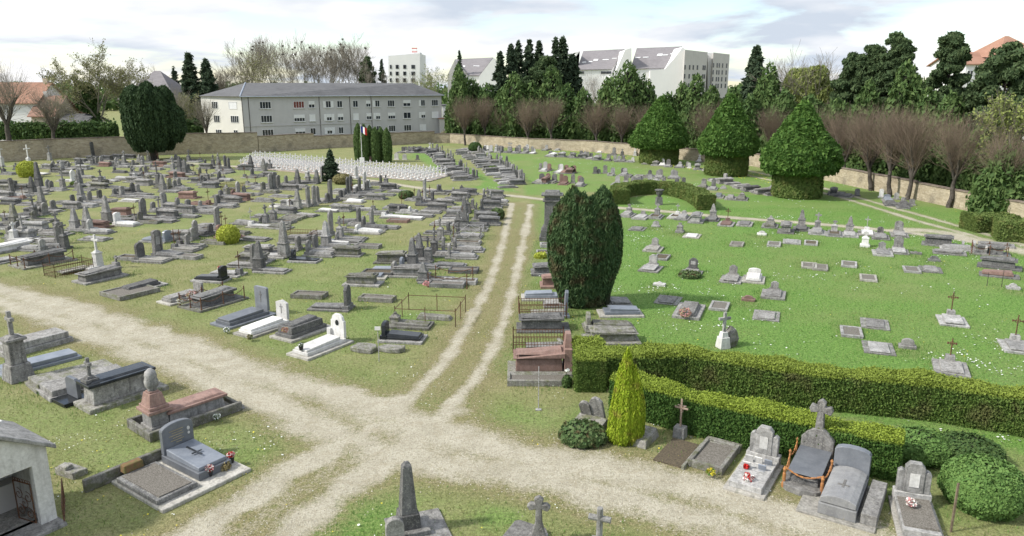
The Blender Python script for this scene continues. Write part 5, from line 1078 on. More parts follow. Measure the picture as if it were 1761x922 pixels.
# ---- column of graves right of the track
KG = 'graves right of the rutted track'
X, Y = G(972, 640); t = empty('sarcophagus_tomb', (X, Y, 0), RD(90)); tag(t, 'large pinkish brown granite tomb with a sloping lid beside the short hedge', 'box tomb', KG)
MB().box(0, 1.05, -.03, 1.6, 2.9, .26).build('plinth', M['m'], t, bevel=.02); MB().box(0, 1.15, .23, 1.0, 2.0, .6, .96).build('body', M['n'], t, bevel=.02)
MB().box(0, 1.15, .83, 1.15, 2.2, .10, slope=.12).box(0, 1.15, .95, .85, 2.0, .1, .6, .95, slope=.1).build('lid', M['n'], t, bevel=.02); MB().box(0, -.1, .23, 1.05, .36, 1.0).box(0, -.1, 1.23, .6, .34, .6, .7).build('headstone', M['n'], t, bevel=.02)
place(975, 657, 'b', 'm', -90, 0, 'mossy stone bed with a low iron cross in front of the brown granite tomb', KG, w=1.0, L=2.5)
place(970, 600, 'e', 'g', -90, 0, 'narrow old grave behind railings between the brown and the dark sloping tomb', KG, w=.9, L=2.2)
place(971, 565, 't', 'd', -90, 0, 'dark sloping box tomb in the right column, second raised tomb from the near end', KG, w=1.1, L=2.3)
place(972, 542, 'e', 'm', -90, 0, 'plot in rusty railings behind the dark sloping tomb', KG, w=1.1, L=2.3)
X, Y = G(970, 525); t = place(972, 525, 'o', 'l', -90, 74, 'tall pale tapering column standing in front of the twin yew', KG, w=.9, L=1.2, slab='low')
granite(958, 513, -90, .85, 1.9, 'b', 0, None, 'blue grey polished slab without headstone left of the twin yew', group=KG)
place(962, 492, 't', 'n', -90, 0, 'small brown granite box tomb against the twin yew', KG, w=.9, L=1.1)
place(966, 470, 't', 'd', -90, 0, 'dark tomb with a jagged lid half hidden by the twin yew', KG, w=1.2, L=1.9)
place(962, 438, 'b', 'l', -90, 0, 'pale kerbed bed planted with yellow green plants', KG, w=1.1, L=1.7)
place(962, 424, 'b', 'l', -90, 0, 'small pale kerbed plot behind the planted bed', KG, w=1.0, L=1.5)
X, Y = G(949, 412); t = empty('stone_monument', (X, Y, 0), RD(-4)); tag(t, 'tall dark stone pedestal monument with a heavy cornice behind the twin yew', 'monument')
MB().box(0, 0, 0, 2.0, 1.7, .35).box(0, 0, .35, 1.75, 1.5, .55).box(0, 0, .9, 1.6, 1.35, .25, .92).build('pedestal', M['d'], t, bevel=.03); MB().box(0, 0, 1.15, 1.25, 1.1, 2.0, .97).build('shaft', M['d'], t, bevel=.02)
cp = MB().box(0, 0, 3.15, 1.5, 1.3, .12).box(0, 0, 3.27, 1.25, 1.05, .35).box(0, 0, 3.62, 1.7, 1.45, .12, 1.03).box(0, 0, 3.74, 1.3, 1.1, .25, .85).build('cornice', M['d'], t, bevel=.02)
place(1012, 566, 'p', 'm', 88, 30, 'leaning worn headstone and pale slab just right of the twin yew foot', KG, w=1.1, L=2.3, slab='lid')
place(1012, 587, 'f', 'm', 88, 0, 'low mossy stone tomb beside the back hedge, right of the brown tomb', KG, w=1.2, L=2.4, slab='tomb')
granite(1038, 541, 88, .9, 1.9, 'b', 0, None, 'pale blue grey slab with dark lettering at the right foot of the twin yew', group=KG)
place(1047, 522, 'f', 'l', 88, 0, 'pale slab sticking out behind the twin yew on its right', KG, w=1.3, L=1.2)
X, Y = G(988, 604); t = empty('headstone', (X, Y, 0), RD(-90)); tag(t, 'fallen narrow stone leaning beside the short hedge', 'headstone'); o = MB().prism(arcp(.5, 0, 1.1, .15), -.07, .07).build('headstone_slab', M['m'], t, bevel=.012); o.rotation_euler = (RD(50), 0, RD(20))
place(972, 545, 'x', 'b', 90, 46, 'tall narrow blue grey slab standing behind the dark sloping tomb', KG, w=.6)
# ---- military plot
mil_g = 'white crosses of the military plot'
a0, b0 = G(412, 289), G(728, 313); c0, d0 = G(766, 306), G(640, 272)
cr = MB().prism(crossp(.1, 1.15, .62, .12), -.045, .045).box(0, 0, 0, .42, .26, .12)
mc = None; NR, NCOL = 6, 33
fA, fB = np.array(G(415, 287)), np.array(G(730, 311)); gA, gB = np.array(G(440, 271)), np.array(G(766, 301))
pl = [tuple(fA+(-.6, -1.2)), tuple(fB+(.8, -1.2)), tuple(gB+(1.2, .3)), tuple(gA+(-.6, 1.4))]
bed = empty('military_plot', (*pl[0], 0)); tag(bed, 'pale pink gravel bed under the rows of white crosses', 'gravel bed')
MB().plate([(x-pl[0][0], y-pl[0][1]) for x, y in pl], .004, .09).build('gravel_bed', plain('pale_pink_gravel', (.36, .30, .26), (.25, .21, .18), .95, 2.5), bed)
for r_ in range(NR):
    for k in range(NCOL):
        fr = r_/(NR-1); p0 = fA*(1-fr)+gA*fr; p1 = fB*(1-fr)+gB*fr; p = p0*(1-k/(NCOL-1))+p1*(k/(NCOL-1))
        if mc is None:
            mc = empty('white_cross', (*p, .09)); cr.build('cross', M['white'], mc)
            tag(mc, 'white cross of the military plot', 'cross', mil_g); MB().box(0, -.75, 0, .55, 1.3, .03).build('grave_slab', M['c'], mc); o = mc
        else: o = copy_tree(mc)
        o.location = (p[0], p[1], .09); o.rotation_euler.z = .62+random.gauss(0, .02)
# flagpole
X, Y = G(623, 281); t = empty('flagpole', (X, Y, 0)); tag(t, 'white flagpole with a blue white and red flag in front of the columnar thujas', 'flagpole')
MB().box(0, 0, 0, .7, .7, .9).build('base', M['white'], t); MB().bar((0, 0, .9), (0, 0, 6.2), .05, 8, .03).build('pole', M['white'], t)
fl = MB(); 
for i, mm in enumerate(('flag_blue', 'white', 'red')):
    m_ = M.get(mm) or plain(mm, (.02, .04, .3), (.02, .03, .2), .8, 4); V = []
    for k in range(4):
        xx = .04+(i+k/3)*.42; yy = .10*sin(xx*5); V += [(xx*.75, yy, 5.95-.25*xx), (xx*.75, yy, 5.0-.45*xx)]
    MB().add(V, [(2*k, 2*k+1, 2*k+3, 2*k+2) for k in range(3)]).build('flag', m_, t)
for px, py, hp, lab in ((682, 275, 12, 'left of two white blocks behind the military plot'), (696, 275, 10, 'right of two white blocks behind the military plot')): place(px, py, 'x', 'w', -170, hp, 'white square headstone, '+lab, None, w=1.3)
place(718, 275, 'x', 'd', -170, 9, 'dark squat stone on the bright grass behind the military plot')
place(739, 262, 'q', 'w', -170, 17, 'white statue like cross at the head of the far dark row')
place(638, 279, 'x', 'n', -170, 10, 'brownish stone block in front of the columnar thujas')
# ---- far rows across the centre
def seq(pts, n, types, cols, hd, hpr, lab, grp, seed, jit=.5):
    r = random.Random(seed); gp = GP(*pts); seg = [math.hypot(b[0]-a[0], b[1]-a[1]) for a, b in zip(gp[:-1], gp[1:])]; tot = sum(seg)
    for k in range(n):
        s = tot*(k+.5)/n; i = 0
        while i < len(seg)-1 and s > seg[i]: s -= seg[i]; i += 1
        (ax, ay), (bx, by) = gp[i], gp[i+1]; f = s/seg[i]; X = ax+(bx-ax)*f+r.uniform(-jit, jit)*.5; Y = ay+(by-ay)*f+r.uniform(-jit, jit)*.5
        ty = r.choice(types); m = r.choice(cols); hm = r.uniform(*hpr); h_ = hd+r.gauss(0, 3)
        if ty == 'o' or ty in 'cT': hm *= 1.35
        if hm and ty in 'ftb': hm = None
        taken.append((X, Y)); grave(X, Y, ty, m, h_, hm, label='%s %s, %s from left in %s' % (COLN[m], KIND[ty], ordn[k], lab), group=grp)
def heading(a, b): p, q = G(*a), G(*b); return math.degrees(math.atan2(q[0]-p[0], q[1]-p[1]))
h1 = heading((822, 311), (737, 255)); h2 = heading((890, 308), (807, 255))
seq([(746, 258), (790, 290), (822, 310)], 30, 'sprodctt', 'gddgd', h1-90, (1.0, 1.5), 'dark row right of military plot', 'far rows of the centre', 21, .8)
seq([(750, 262), (784, 294), (808, 312)], 18, 'fttbf', 'gddg', h1-90, (1, 1), 'the low slabs facing the military plot', 'far rows of the centre', 22)
seq([(806, 256), (850, 276), (880, 296), (905, 318)], 34, 'sprodcpps', 'gddgdl', h2-92, (.9, 1.5), 'long row right of grass lane', 'far rows of the centre', 23, .9)
seq([(800, 262), (840, 284), (868, 304), (890, 325)], 16, 'ftbtf', 'gdgl', h2-92, (1, 1), 'the low slabs along the grass lane', 'far rows of the centre', 24)
seq([(832, 261), (878, 262), (925, 264)], 18, 'sprcsdx', 'gdglw', -165, (.9, 1.5), 'the back row below the far pollards', 'far rows of the centre', 25, 1.5)
seq([(690, 262), (735, 262)], 10, 'spd', 'dd', -165, (.9, 1.2), 'dark row by the far wall corner', 'far rows of the centre', 26)
seq([(940, 268), (1005, 271), (1060, 277)], 18, 'sprxdt', 'gdgllw', -165, (.8, 1.2), 'back row before the yellow flowers', 'far rows of the centre', 27, 1.5)
seq([(936, 290), (965, 296), (1000, 296)], 9, 'sxrt', 'dglwn', -165, (.9, 1.3), 'the cluster behind the tall monument', 'far rows of the centre', 28, 2.0)
seq([(925, 312), (950, 313), (985, 316), (1005, 318)], 9, 'xsr', 'ldgn', -165, (.9, 1.2), 'the line just above the twin yew', 'far rows of the centre', 29, 1.2)
seq([(1018, 298), (1090, 302), (1165, 306)], 15, 'xsrpxb', 'gglgd', -165, (.7, 1.2), 'the upper line behind the curved hedge', 'graves behind the curved hedge', 30, 1.5)
seq([(1060, 316), (1120, 316), (1180, 318)], 9, 'xsrp', 'gldgl', -165, (.8, 1.3), 'the line touching the curved hedge', 'graves behind the curved hedge', 31, .8)
seq([(1072, 276), (1110, 281), (1150, 285), (1180, 288), (1215, 293)], 13, 'sxrtf', 'dgglw', -165, (.8, 1.2), 'the line before the left clipped tree', 'graves before the clipped trees', 32, 1.2)
seq([(1240, 309), (1275, 318), (1310, 328), (1345, 336)], 13, 'ftftw', 'gdgdl', h2-88, (.9, 1.3), 'slabs between the two right clipped trees', 'graves before the clipped trees', 33, .8)
seq([(1430, 331), (1455, 336), (1480, 338)], 5, 'ftxf', 'ddg', -150, (.8, 1), 'dark slabs right of nearest clipped tree', 'graves by the right wall', 34)
seq([(812, 256), (850, 258)], 5, 'xsc', 'gw', -165, (.8, 1.2), 'the far corner behind the long row', 'far rows of the centre', 35, 1)
FR = """853,262,q,w,14;907,262,p,w,14;940,258,s,l,9;1034,262,o,w,15;962,258,p,l,8;1056,266,p,g,13;1070,268,q,d,12;1092,268,q,w,13;1203,278,c,w,12;1210,321,s,g,14;1227,324,r,d,17;1237,337,f,a,0;1244,325,x,l,6;1257,340,f,g,0;1276,341,c,g,10;1330,324,o,d,15;1341,330,x,w,11;
1515,340,x,w,15;1525,344,w,b,10;1541,343,x,l,12;1553,351,s,g,12;1568,353,x,g,11;1530,350,f,d,0;1550,355,f,d,0"""
def lst(s): return [e.split(',') for e in s.replace('\n', '').split(';') if e]
far_words = ['above the long far row', 'rising from the back row in the centre', 'among the back stones left of the yellow flowers', 'brightest one at the left end of the yellow flowers', 'next to the back wall left of the yellow flowers', 'standing in the yellow flowers', 'thin one left of the clipped trees by the wall', 'close to the wall left of the left clipped tree', 'between the left and middle clipped trees', 'just right of the curved hedge', 'dark square one right of the curved hedge',
 'lying in grass right of the curved hedge', 'small one beside the grey slab', 'low one before the middle clipped tree', 'carrying a small cross right of the curved hedge', 'left of the nearest clipped tree', 'pale one touching the nearest clipped tree',
 'tallest of the group by the right wall', 'blue one in the group by the right wall', 'white fronted one in the group by the right wall', 'second from the right by the right wall', 'rightmost of the group by the right wall', 'low dark slab left in the group by the right wall', 'low dark slab right in the group by the right wall']
for e, wds in zip(lst(FR), far_words): place(float(e[0]), float(e[1]), e[2], e[3], -160, float(e[4]) or None, '%s %s, %s' % (COLN[e[3]], KIND[e[2]], wds), 'scattered stones of the far right lawn')
# ---- right lawn
QL = """1082,369,c,g,18;1106,373,s,l,10;1130,372,c,l,22;1165,372,i,w,22;1176,374,s,l,12;1200,379,p,g,12;1226,376,o,g,26;1251,384,i,n,26;1282,384,f,g,0;1325,387,o,g,17;1352,396,r,g,15;1378,392,o,g,32;1405,398,c,l,32;1434,401,c,l,22;1460,402,o,g,30;1490,400,i,w,28;1513,406,d,g,16;1545,402,s,g,22"""
qa = ['%s of the memorials along the thin cross path' % ordn[k] for k in range(18)]
for e, wds in zip(lst(QL), qa): place(float(e[0]), float(e[1]), e[2], e[3], 'S', float(e[4]) or None, '%s %s, %s' % (COLN[e[3]], KIND[e[2]], wds), 'memorials along the thin cross path', rusty='pale_iron' if e[3] == 'w' else None, L=1.8, w=1.0)
RL = """1099,392,f,g,0,low mossy slab just right of the twin yew;1128,390,x,l,10,small stone behind the first memorials on the lawn;1169,400,q,g,17,single worn pedestal below the white iron cross;1192,404,f,w,0,pale flat stone in the grass below the memorials;1310,404,x,w,7,little white stone below the flat blue slab;1332,418,b,l,0,empty rectangular kerb in the lawn below the flat blue slab;1362,414,f,l,0,pale slab below the grey obelisk;1395,416,b,l,0,small kerb right of the pale slab;
1269,418,b,c,0,small pale kerb alone in the upper middle of the lawn;1126,427,r,g,18,ornate worn headstone, upper one of two near the yew;1123,460,r,l,22,ornate pale headstone, lower one of two near the yew;1142,440,b,l,0,open pale kerb beside the ornate headstones;1191,468,r,d,24,dark slab like headstone with shrubs at its foot;1260,478,r,g,22,cracked shouldered headstone left of the white one;1297,478,w,w,17,white headstone with a dark cross and plaque;
1331,504,r,g,20,small worn headstone with a box bed on the lawn;1391,454,b,c,0,square kerb, left of the pair in the middle lawn;1410,457,b,c,0,square kerb, right of the pair in the middle lawn;1460,452,b,l,0,kerb with rounded corners in the middle lawn;1492,475,b,c,0,sunken kerb overgrown by daisies;1516,434,r,l,18,ornate headstone left of the broad one;1544,431,r,g,24,broad stepped headstone at the end of the memorials;1487,424,q,w,26,bright white cross on a pedestal with a dark plaque;
1565,461,b,l,0,sunken kerb left of the rough double slab;1598,461,f,g,0,rough double slab on the right lawn;1606,449,x,d,9,dark little stone behind the rough double slab;1575,437,x,g,5,tiny stone stub right of the broad headstone;1134,491,x,w,7,little white carved stone on the lawn;1153,512,f,g,0,low rough grey slab on the lawn left of the flower grave;1240,522,b,l,0,two pale kerb rails standing in the lawn;1287,517,x,n,9,rough stone with a rusty planter on the lawn;
1319,538,f,g,0,broken low slab near the back of the middle lawn;1462,565,b,l,0,open square kerb in the lower lawn;1503,552,f,g,0,rough mossy slab in the lower lawn;1508,592,f,l,0,pale slab with a carved relief near the long hedge;1560,598,x,g,16,little white framed headstone beside the carved slab;1634,548,i,l,46,rusty iron cross on a block and white slab in the right lawn;1632,628,i,g,46,big rusty cross on a tall block close to the long hedge;1744,592,i,l,50,rusty cross on a white stepped base at the right edge;1742,497,x,l,10,pale stump at the right edge of the lawn"""
n_ = 0
for e in [x.strip().split(',', 5) for x in RL.replace('\n', '').split(';')]:
    ty, m = e[2], e[3]; t = place(float(e[0]), float(e[1]), ty, m, 'S', float(e[4]) or None, e[5].replace(',', ''), 'scattered graves of the right lawn', L=1.5 if ty != 'b' else 1.6, w=1.0, slab='low' if ty in 'ri' else None)
    if ty in 'fb': t.scale.z = .55
X, Y = G(1178, 535); t = place(1190, 528, 'f', 'g', 'S', 0, 'grave with a heap of dried flowers and a white plaque on the lawn', None, L=2.4, w=1.1, slab='lid')
X, Y = G(1243, 598); t = empty('cross_monument', (X, Y, 0), .3); tag(t, 'lichened white stone cross beside a dark rock, behind the long hedge', 'cross'); MB().box(0, 0, 0, .55, .5, .55, .8).box(0, 0, .55, .35, .32, .25, .8).build('pedestal', M['w'], t, bevel=.015); MB().prism(crossp(.8, 1.75, .62, .13), -.06, .06).build('cross', M['l'], t, bevel=.01)
X, Y = G(1256, 596); t = empty('rock', (X, Y+.2, 0)); tag(t, 'dark mossy rock with metal ornaments behind the lichened white cross', 'rock'); MB().lathe([(.35, 0), (.42, .3), (.3, .7), (.1, .95)], 7).build('stone', M['m'], t, jit=.05)
RG = [(1640, 424, 't', 'd', -60, 22, 'dark ornate box tomb with a cross, left of the group by the right path'), (1655, 428, 'x', 'l', -60, 14, 'pale broken stone in the group by the right path'), (1673, 432, 's', 'l', -60, 18, 'pale headstone with a dark edge in the group by the right path'), (1693, 438, 'x', 'g', -60, 16, 'rectangular headstone in the group by the right path'), (1655, 438, 'f', 'g', -60, 0, 'wide flat slabs in front of the group by the right path'), (1728, 440, 'h', 'd', -60, 0, 'dark box tomb in thin railings beside the right path'),
 (1750, 464, 't', 'd', -60, 0, 'dark slab tomb at the right edge below the path'), (1745, 478, 'f', 'n', -60, 0, 'pinkish slab at the right edge below the dark tomb'), (1738, 425, 'f', 'g', -60, 0, 'grey slabs next to the thin railings by the right path')]
for px, py, ty, m, hd, hp, lab in RG: place(px, py, ty, m, hd, hp or None, lab, 'graves beside the right path')
for px, py, hp in ((1697, 492, 24), (1722, 494, 30)): 
    X, Y = G(px, py); t = empty('metal_rod', (X, Y, 0)); tag(t, 'thin iron rod standing in the right lawn, %s of two' % ('left' if px < 1700 else 'right'), 'rod'); MB().bar((0, 0, 0), (0, 0, hp/ppm(py)), .018).build('rod', M['iron'], t)
# ---------------------------------------------------------------- foreground graves, built one by one
def root(name, px, py, hd, lab, cat, group=None):
    X, Y = G(px, py); t = empty(name, (X, Y, 0), -RD(hd)); tag(t, lab, cat, group); return t
B_ = .014
# chained cross tomb
t = root('chained_tomb', 1402, 800, -147, 'dark cross tomb with orange rusted chains and posts before the front hedge', 'chained tomb')
MB().plate([(-.62, -.3), (.62, -.3), (.62, 1.9), (.45, 2.15), (0, 2.25), (-.45, 2.15), (-.62, 1.9)], -.02, .2).build('platform', M['g'], t, bevel=B_)
MB().box(0, 1.05, .2, .85, 1.6, .34, .9).build('body', M['d'], t, bevel=B_); MB().box(0, 1.05, .54, .98, 1.75, .08, slope=.06).build('lid', M['a'], t, bevel=B_)
MB().prism([(-.5, .2), (.5, .2), (.5, .95), (.34, 1.15), (.14, 1.3), (-.14, 1.3), (-.34, 1.15), (-.5, .95)], -.25, .08).build('headstone', M['g'], t, bevel=.02)
cr_ = MB().prism([(-.13, 1.28), (.13, 1.28), (.10, 1.85), (.30, 1.80), (.36, 1.94), (.30, 2.08), (.11, 2.04), (.13, 2.2), (0, 2.3), (-.13, 2.2), (-.11, 2.04), (-.30, 2.08), (-.36, 1.94), (-.30, 1.80), (-.10, 1.85)], -.18, .02).build('cross', M['g'], t, bevel=.02)
pc = [(-.62, .0), (-.62, 1.0), (-.55, 1.95), (.55, 1.95), (.62, 1.0), (.62, .0)]
M['orange'] = plain('orange_rust', (.42, .19, .06), (.25, .12, .06), .8, 14)
for i in (2, 3): MB().lathe([(.07, .0), (.07, .12), (.045, .18), (.055, .45), (.035, .5), (.06, .6), (.02, .7)], 8, *pc[i]).build('post', M['orange'], t)
for i in (0, 5, 1, 4): MB().lathe([(.05, .1), (.03, .2), (.03, .7), (.05, .78), (.01, .84)], 6, *pc[i]).build('post', M['orange'], t)
ch = MB()
for (x0, y0), (x1, y1) in zip(pc[:-1], pc[1:]):
    for k in range(14):
        f, g = k/14, (k+1.15)/14; zf = lambda q: .68-.20*sin(pi*min(q, 1)); ch.bar((x0+(x1-x0)*f, y0+(y1-y0)*f, zf(f)), (x0+(x1-x0)*g, y0+(y1-y0)*g, zf(g)), .028 if k % 2 else .018, 5)
ch.build('chain', M['orange'], t)
# arched granite grave with stepped side
t = root('granite_grave', 1466, 838, -147, 'grey granite grave with a curved lid and arched headstone before the front hedge', 'granite grave')
MB().box(.12, 1.05, -.03, 2.1, 2.6, .10).build('plinth', M['c'], t, bevel=B_); MB().box(-.72, 1.0, .07, .42, 2.2, .32).build('side_step', M['g'], t, bevel=B_)
MB().box(.1, 1.05, .07, 1.02, 2.3, .34).build('body', M['s'], t, bevel=B_)
pr = [(-.48, .45), (.48, .45), (.48, .60), (.3, .68), (.1, .72), (-.1, .72), (-.3, .68), (-.48, .60)]
L_ = MB().prism(pr, .08, 2.15).build('lid', M['s'], t, bevel=B_); L_.location = (.1, 0, -.02)
MB().prism([(x+.1, z) for x, z in arcp(1.02, .41, 1.3, .16)], -.22, .03).build('headstone', M['a'], t, bevel=B_)
MB().prism(crossp(.0, .5, .32, .07), 0, .015).build('cross', M['g'], L_).matrix_local = __import__('mathutils').Matrix.Translation((0, 1.0, .73)) @ __import__('mathutils').Matrix.Rotation(RD(-90), 4, 'X')
# stepped headstone with plaques
def deco(px, py, lab, k=1.0, m='l', hd=-147):
    t = root('headstone_grave', px, py, hd, lab, 'headstone'); MB().box(0, 1.0*k, -.03, 1.25*k, 2.4*k, .12).build('plinth', M['c'], t, bevel=B_)
    MB().box(0, 1.05*k, .09, 1.0*k, 2.0*k, .2).build('slab', M[m], t, bevel=B_); MB().box(0, -.05, .09, 1.05*k, .34, .34).build('base', M[m], t, bevel=B_)
    h = MB().prism([(-.26, .43), (.26, .43), (.26, 1.22), (.15, 1.36), (-.15, 1.36), (-.26, 1.22)], -.14, .08)
    for sx in (-1, 1): h.prism([(sx*.34-.10, .43), (sx*.34+.10, .43), (sx*.34+.10, 1.05), (sx*.34, 1.12), (sx*.34-.10, 1.05)], -.17, .05)
    h.build('headstone', M[m], t, bevel=B_); MB().box(0, .085, .62, .26, .02, .42).build('inscription_panel', M['w'], t); return t
t = deco(1311, 800, 'light stepped headstone and slab covered with white plaques before the front hedge')
plq = [(-.28, .42), (.02, .45), (.30, .5), (-.2, .85), (.26, .95)]
for i, (x, y) in enumerate(plq):
    X, Y = t.location[0], t.location[1]; rz = t.rotation_euler.z; q = (X+x*cos(rz)-y*sin(rz), Y+x*sin(rz)+y*cos(rz), .29)
    o = MB().box(0, 0, 0, .24, .05, .2+.03*(i % 3)).box(0, .09, 0, .2, .06, .03).build('plaque', M['w' if i % 3 else 'b'], None, bevel=.005); o.location = q; o.rotation_euler = (RD(-18), 0, rz)
    tag(o, 'small memorial plaque on the plaque covered grave, %s' % ('back left', 'back middle', 'back right', 'front left', 'front right')[i], 'plaque', 'plaques on the slab')
t = deco(1566, 868, 'pale stepped headstone and rough bed beside the corner shrub', .95, 'l', -160)
MB().box(0, 1.0, .29, .86, 1.6, .05).build('filling', M['gravel_fill'], t, jit=.02)
# small beds left of it
t = root('kerbed_grave', 1243, 770, -147, 'gravel bed inside a mossy kerb right of the iron crucifix', 'grave plot'); slab_set(t, 'm', 1.15, 1.9, 'bed', base=False, bev=B_); MB().box(0, -.02, .0, 1.2, .4, .2).build('base', M['m'], t, bevel=B_)
t = root('iron_cross_grave', 1169, 752, -147, 'rusty iron crucifix on a grey stone block before the front hedge', 'iron cross'); MB().box(0, 0, 0, .42, .38, .42, .92).build('stone_block', M['l'], t, bevel=B_)
MB().prism(crossp(.42, 1.45, .48, .06), -.02, .02).prism([(-.05, .95), (.05, .95), (.06, 1.15), (.16, 1.2), (-.16, 1.2), (-.06, 1.15)], -.07, -.02).build('iron_cross', plain('lichened_iron', (.36, .30, .24), (.20, .12, .08), .9, 25), t)
t = root('kerbed_grave', 1180, 762, -147, 'leaf covered earth bed with a stone edge in front of the iron crucifix', 'grave plot'); MB().box(0, .9, -.02, .95, 1.8, .08).build('filling', M['soil'], t, jit=.02); MB().box(-.55, .9, -.02, .1, 1.9, .16).build('kerb', M['m'], t, bevel=B_)
# leaning stones behind the golden conifer
t = root('headstone_grave', 1032, 728, -150, 'two leaning grey headstones behind the golden conifer', 'headstone'); o = MB().prism(pointed(.5, 0, 1.15, .2), -.08, .06).build('headstone', M['g'], t, bevel=B_); o.rotation_euler = (RD(-14), RD(6), 0)
o = MB().prism(pointed(.42, 0, .95, .15), -.08, .06).build('headstone', M['g'], t, bevel=B_); o.location = (.42, .02, 0); o.rotation_euler = (RD(-20), RD(8), 0); MB().box(.2, .65, 0, 1.1, 1.0, .25, slope=.08).build('slab', M['m'], t, bevel=B_)
t = root('headstone', 1112, 752, -147, 'low dark grave stone at the right side of the golden conifer', 'headstone'); MB().box(0, .3, 0, .7, 1.2, .3, .85, slope=.05).build('slab', M['m'], t, bevel=B_)
# obelisk at the bottom
t = root('obelisk_tomb', 703, 913, -147, 'tall dark grey obelisk on a stepped base at the bottom centre', 'obelisk'); t.rotation_euler.z = RD(20)
MB().box(.25, -.1, -.03, 1.6, 1.7, .1).box(.05, 0, .07, .95, .95, .14).build('plinth', M['g'], t, bevel=B_); MB().box(0, 0, .21, .60, .60, .42, .9).build('pedestal', M['d'], t, bevel=.02)
MB().box(0, 0, .63, .45, .45, 1.38, .55).box(0, 0, 2.01, .25, .25, .12, .35).build('shaft', M['d'], t, bevel=.012)
t = root('headstone', 680, 938, -150, 'small round topped stone beside the bottom obelisk', 'headstone'); t.rotation_euler.z = RD(15); MB().prism(arcp(.5, 0, .85, .25), -.1, .1).build('headstone_slab', M['g'], t, bevel=.02)
# bottom crosses
t = root('cross_tomb', 926, 935, 30, 'carved grey stone cross on a flat slab at the bottom edge', 'cross'); t.rotation_euler.z = RD(-8)
cx_ = [(-.2, 0), (.2, 0), (.13, .3), (.09, .45), (.08, .85), (.24, .80), (.32, .92), (.22, 1.02), (.09, 1.0), (.13, 1.14), (0, 1.22), (-.13, 1.14), (-.09, 1.0), (-.22, 1.02), (-.32, .92), (-.24, .80), (-.08, .85), (-.09, .45), (-.13, .3)]
o = MB().prism(cx_, -.08, .08).build('cross', M['g'], t, bevel=.02); o.location = (0, 0, .22); MB().box(0, .0, .1, .5, .34, .14).build('base', M['g'], t, bevel=B_)
o = MB().plate([(-1.15, -.5), (.45, -.5), (.15, .55), (-.6, .85), (-.75, .8)], 0, .14).build('slab', M['g'], t, bevel=B_)
t = root('cross_monument', 1030, 938, 20, 'round armed stone cross at the bottom edge right of the carved cross', 'cross'); c_ = MB(); c_.lathe([(.13, 0), (.09, .25), (.085, 1.12), (.07, 1.14)], 10)
c_.bar((-.30, 0, .82), (.30, 0, .82), .085, 9); c_.box(0, 0, -.02, .5, .5, .12).build('cross', M['l'], t, bevel=0)
# left bottom group
LG = 'graves at the left below the gravel path'
t = root('cross_tomb', 33, 652, 35, 'tall grey pedestal with a narrow cross left of the gravel path', 'cross', LG)
MB().box(0, 0, 0, .95, .95, .75, .8).box(0, 0, .75, .62, .62, 1.0, .95).box(0, 0, 1.75, .8, .8, .12).box(0, 0, 1.87, .6, .6, .1, .6).build('pedestal', M['g'], t, bevel=.02)
MB().prism(crossp(1.95, 3.0, .55, .15), -.08, .08).build('cross', M['g'], t, bevel=B_)
def fs(px, py, hd, w, L, h, m, lab, cx=0.0): t = root('flat_grave', px, py, hd, lab, 'grave slab', LG); MB().box(0, L/2, -.03, w+.25, L+.25, h*.55).box(0, L/2, h*.55-.03, w, L, h*.6, slope=.02).build('slab', M[m], t, bevel=.02); return t
fs(5, 612, 32, 1.2, 2.7, .5, 'g', 'thick grey slab behind the tall pedestal cross'); fs(3, 645, 38, .9, 2.9, .3, 'b', 'bluish flat slab behind the tall pedestal cross')
fs(58, 668, 42, 1.3, 3.0, .3, 'm', 'long mossy slab in front of the tall pedestal cross'); fs(80, 682, 40, 1.35, 3.0, .35, 'g', 'long flat grey slab with worn surface behind the dark green headstone')
t = root('granite_grave', 127, 688, -145, 'dark green polished headstone seen from behind, beside the chest tomb', 'headstone', LG); MB().box(0, .1, 0, 1.15, 1.0, .16).build('base', M['k'], t, bevel=B_)
MB().prism([(-.45, .16), (.45, .16), (.45, .82), (.3, .95), (-.3, .95), (-.45, .82)], -.12, .03).build('headstone', M['a'], t, bevel=B_)
t = root('sarcophagus_tomb', 152, 702, 37, 'big grey chest tomb with a dark lid and a stone cross at its near end', 'box tomb', LG)
MB().box(0, 1.3, -.03, 1.45, 3.1, .2).build('plinth', M['m'], t, bevel=.02); MB().box(0, 1.2, .17, .85, 2.3, .75, .95).build('body', M['g'], t, bevel=.02); MB().box(0, 1.2, .92, 1.08, 2.6, .12).box(0, 1.2, 1.04, .8, 2.3, .06, .7, .9).build('lid', M['k'], t, bevel=.02)
MB().box(0, .2, 1.04, .5, .5, .14).box(0, .2, 1.18, .34, .34, .1, .7).build('cross_base', M['d'], t, bevel=.015); o = MB().prism(crossp(1.25, 2.0, .42, .12), -.06, .06).build('cross', M['d'], t, bevel=.015); o.location = (0, .2, 0)
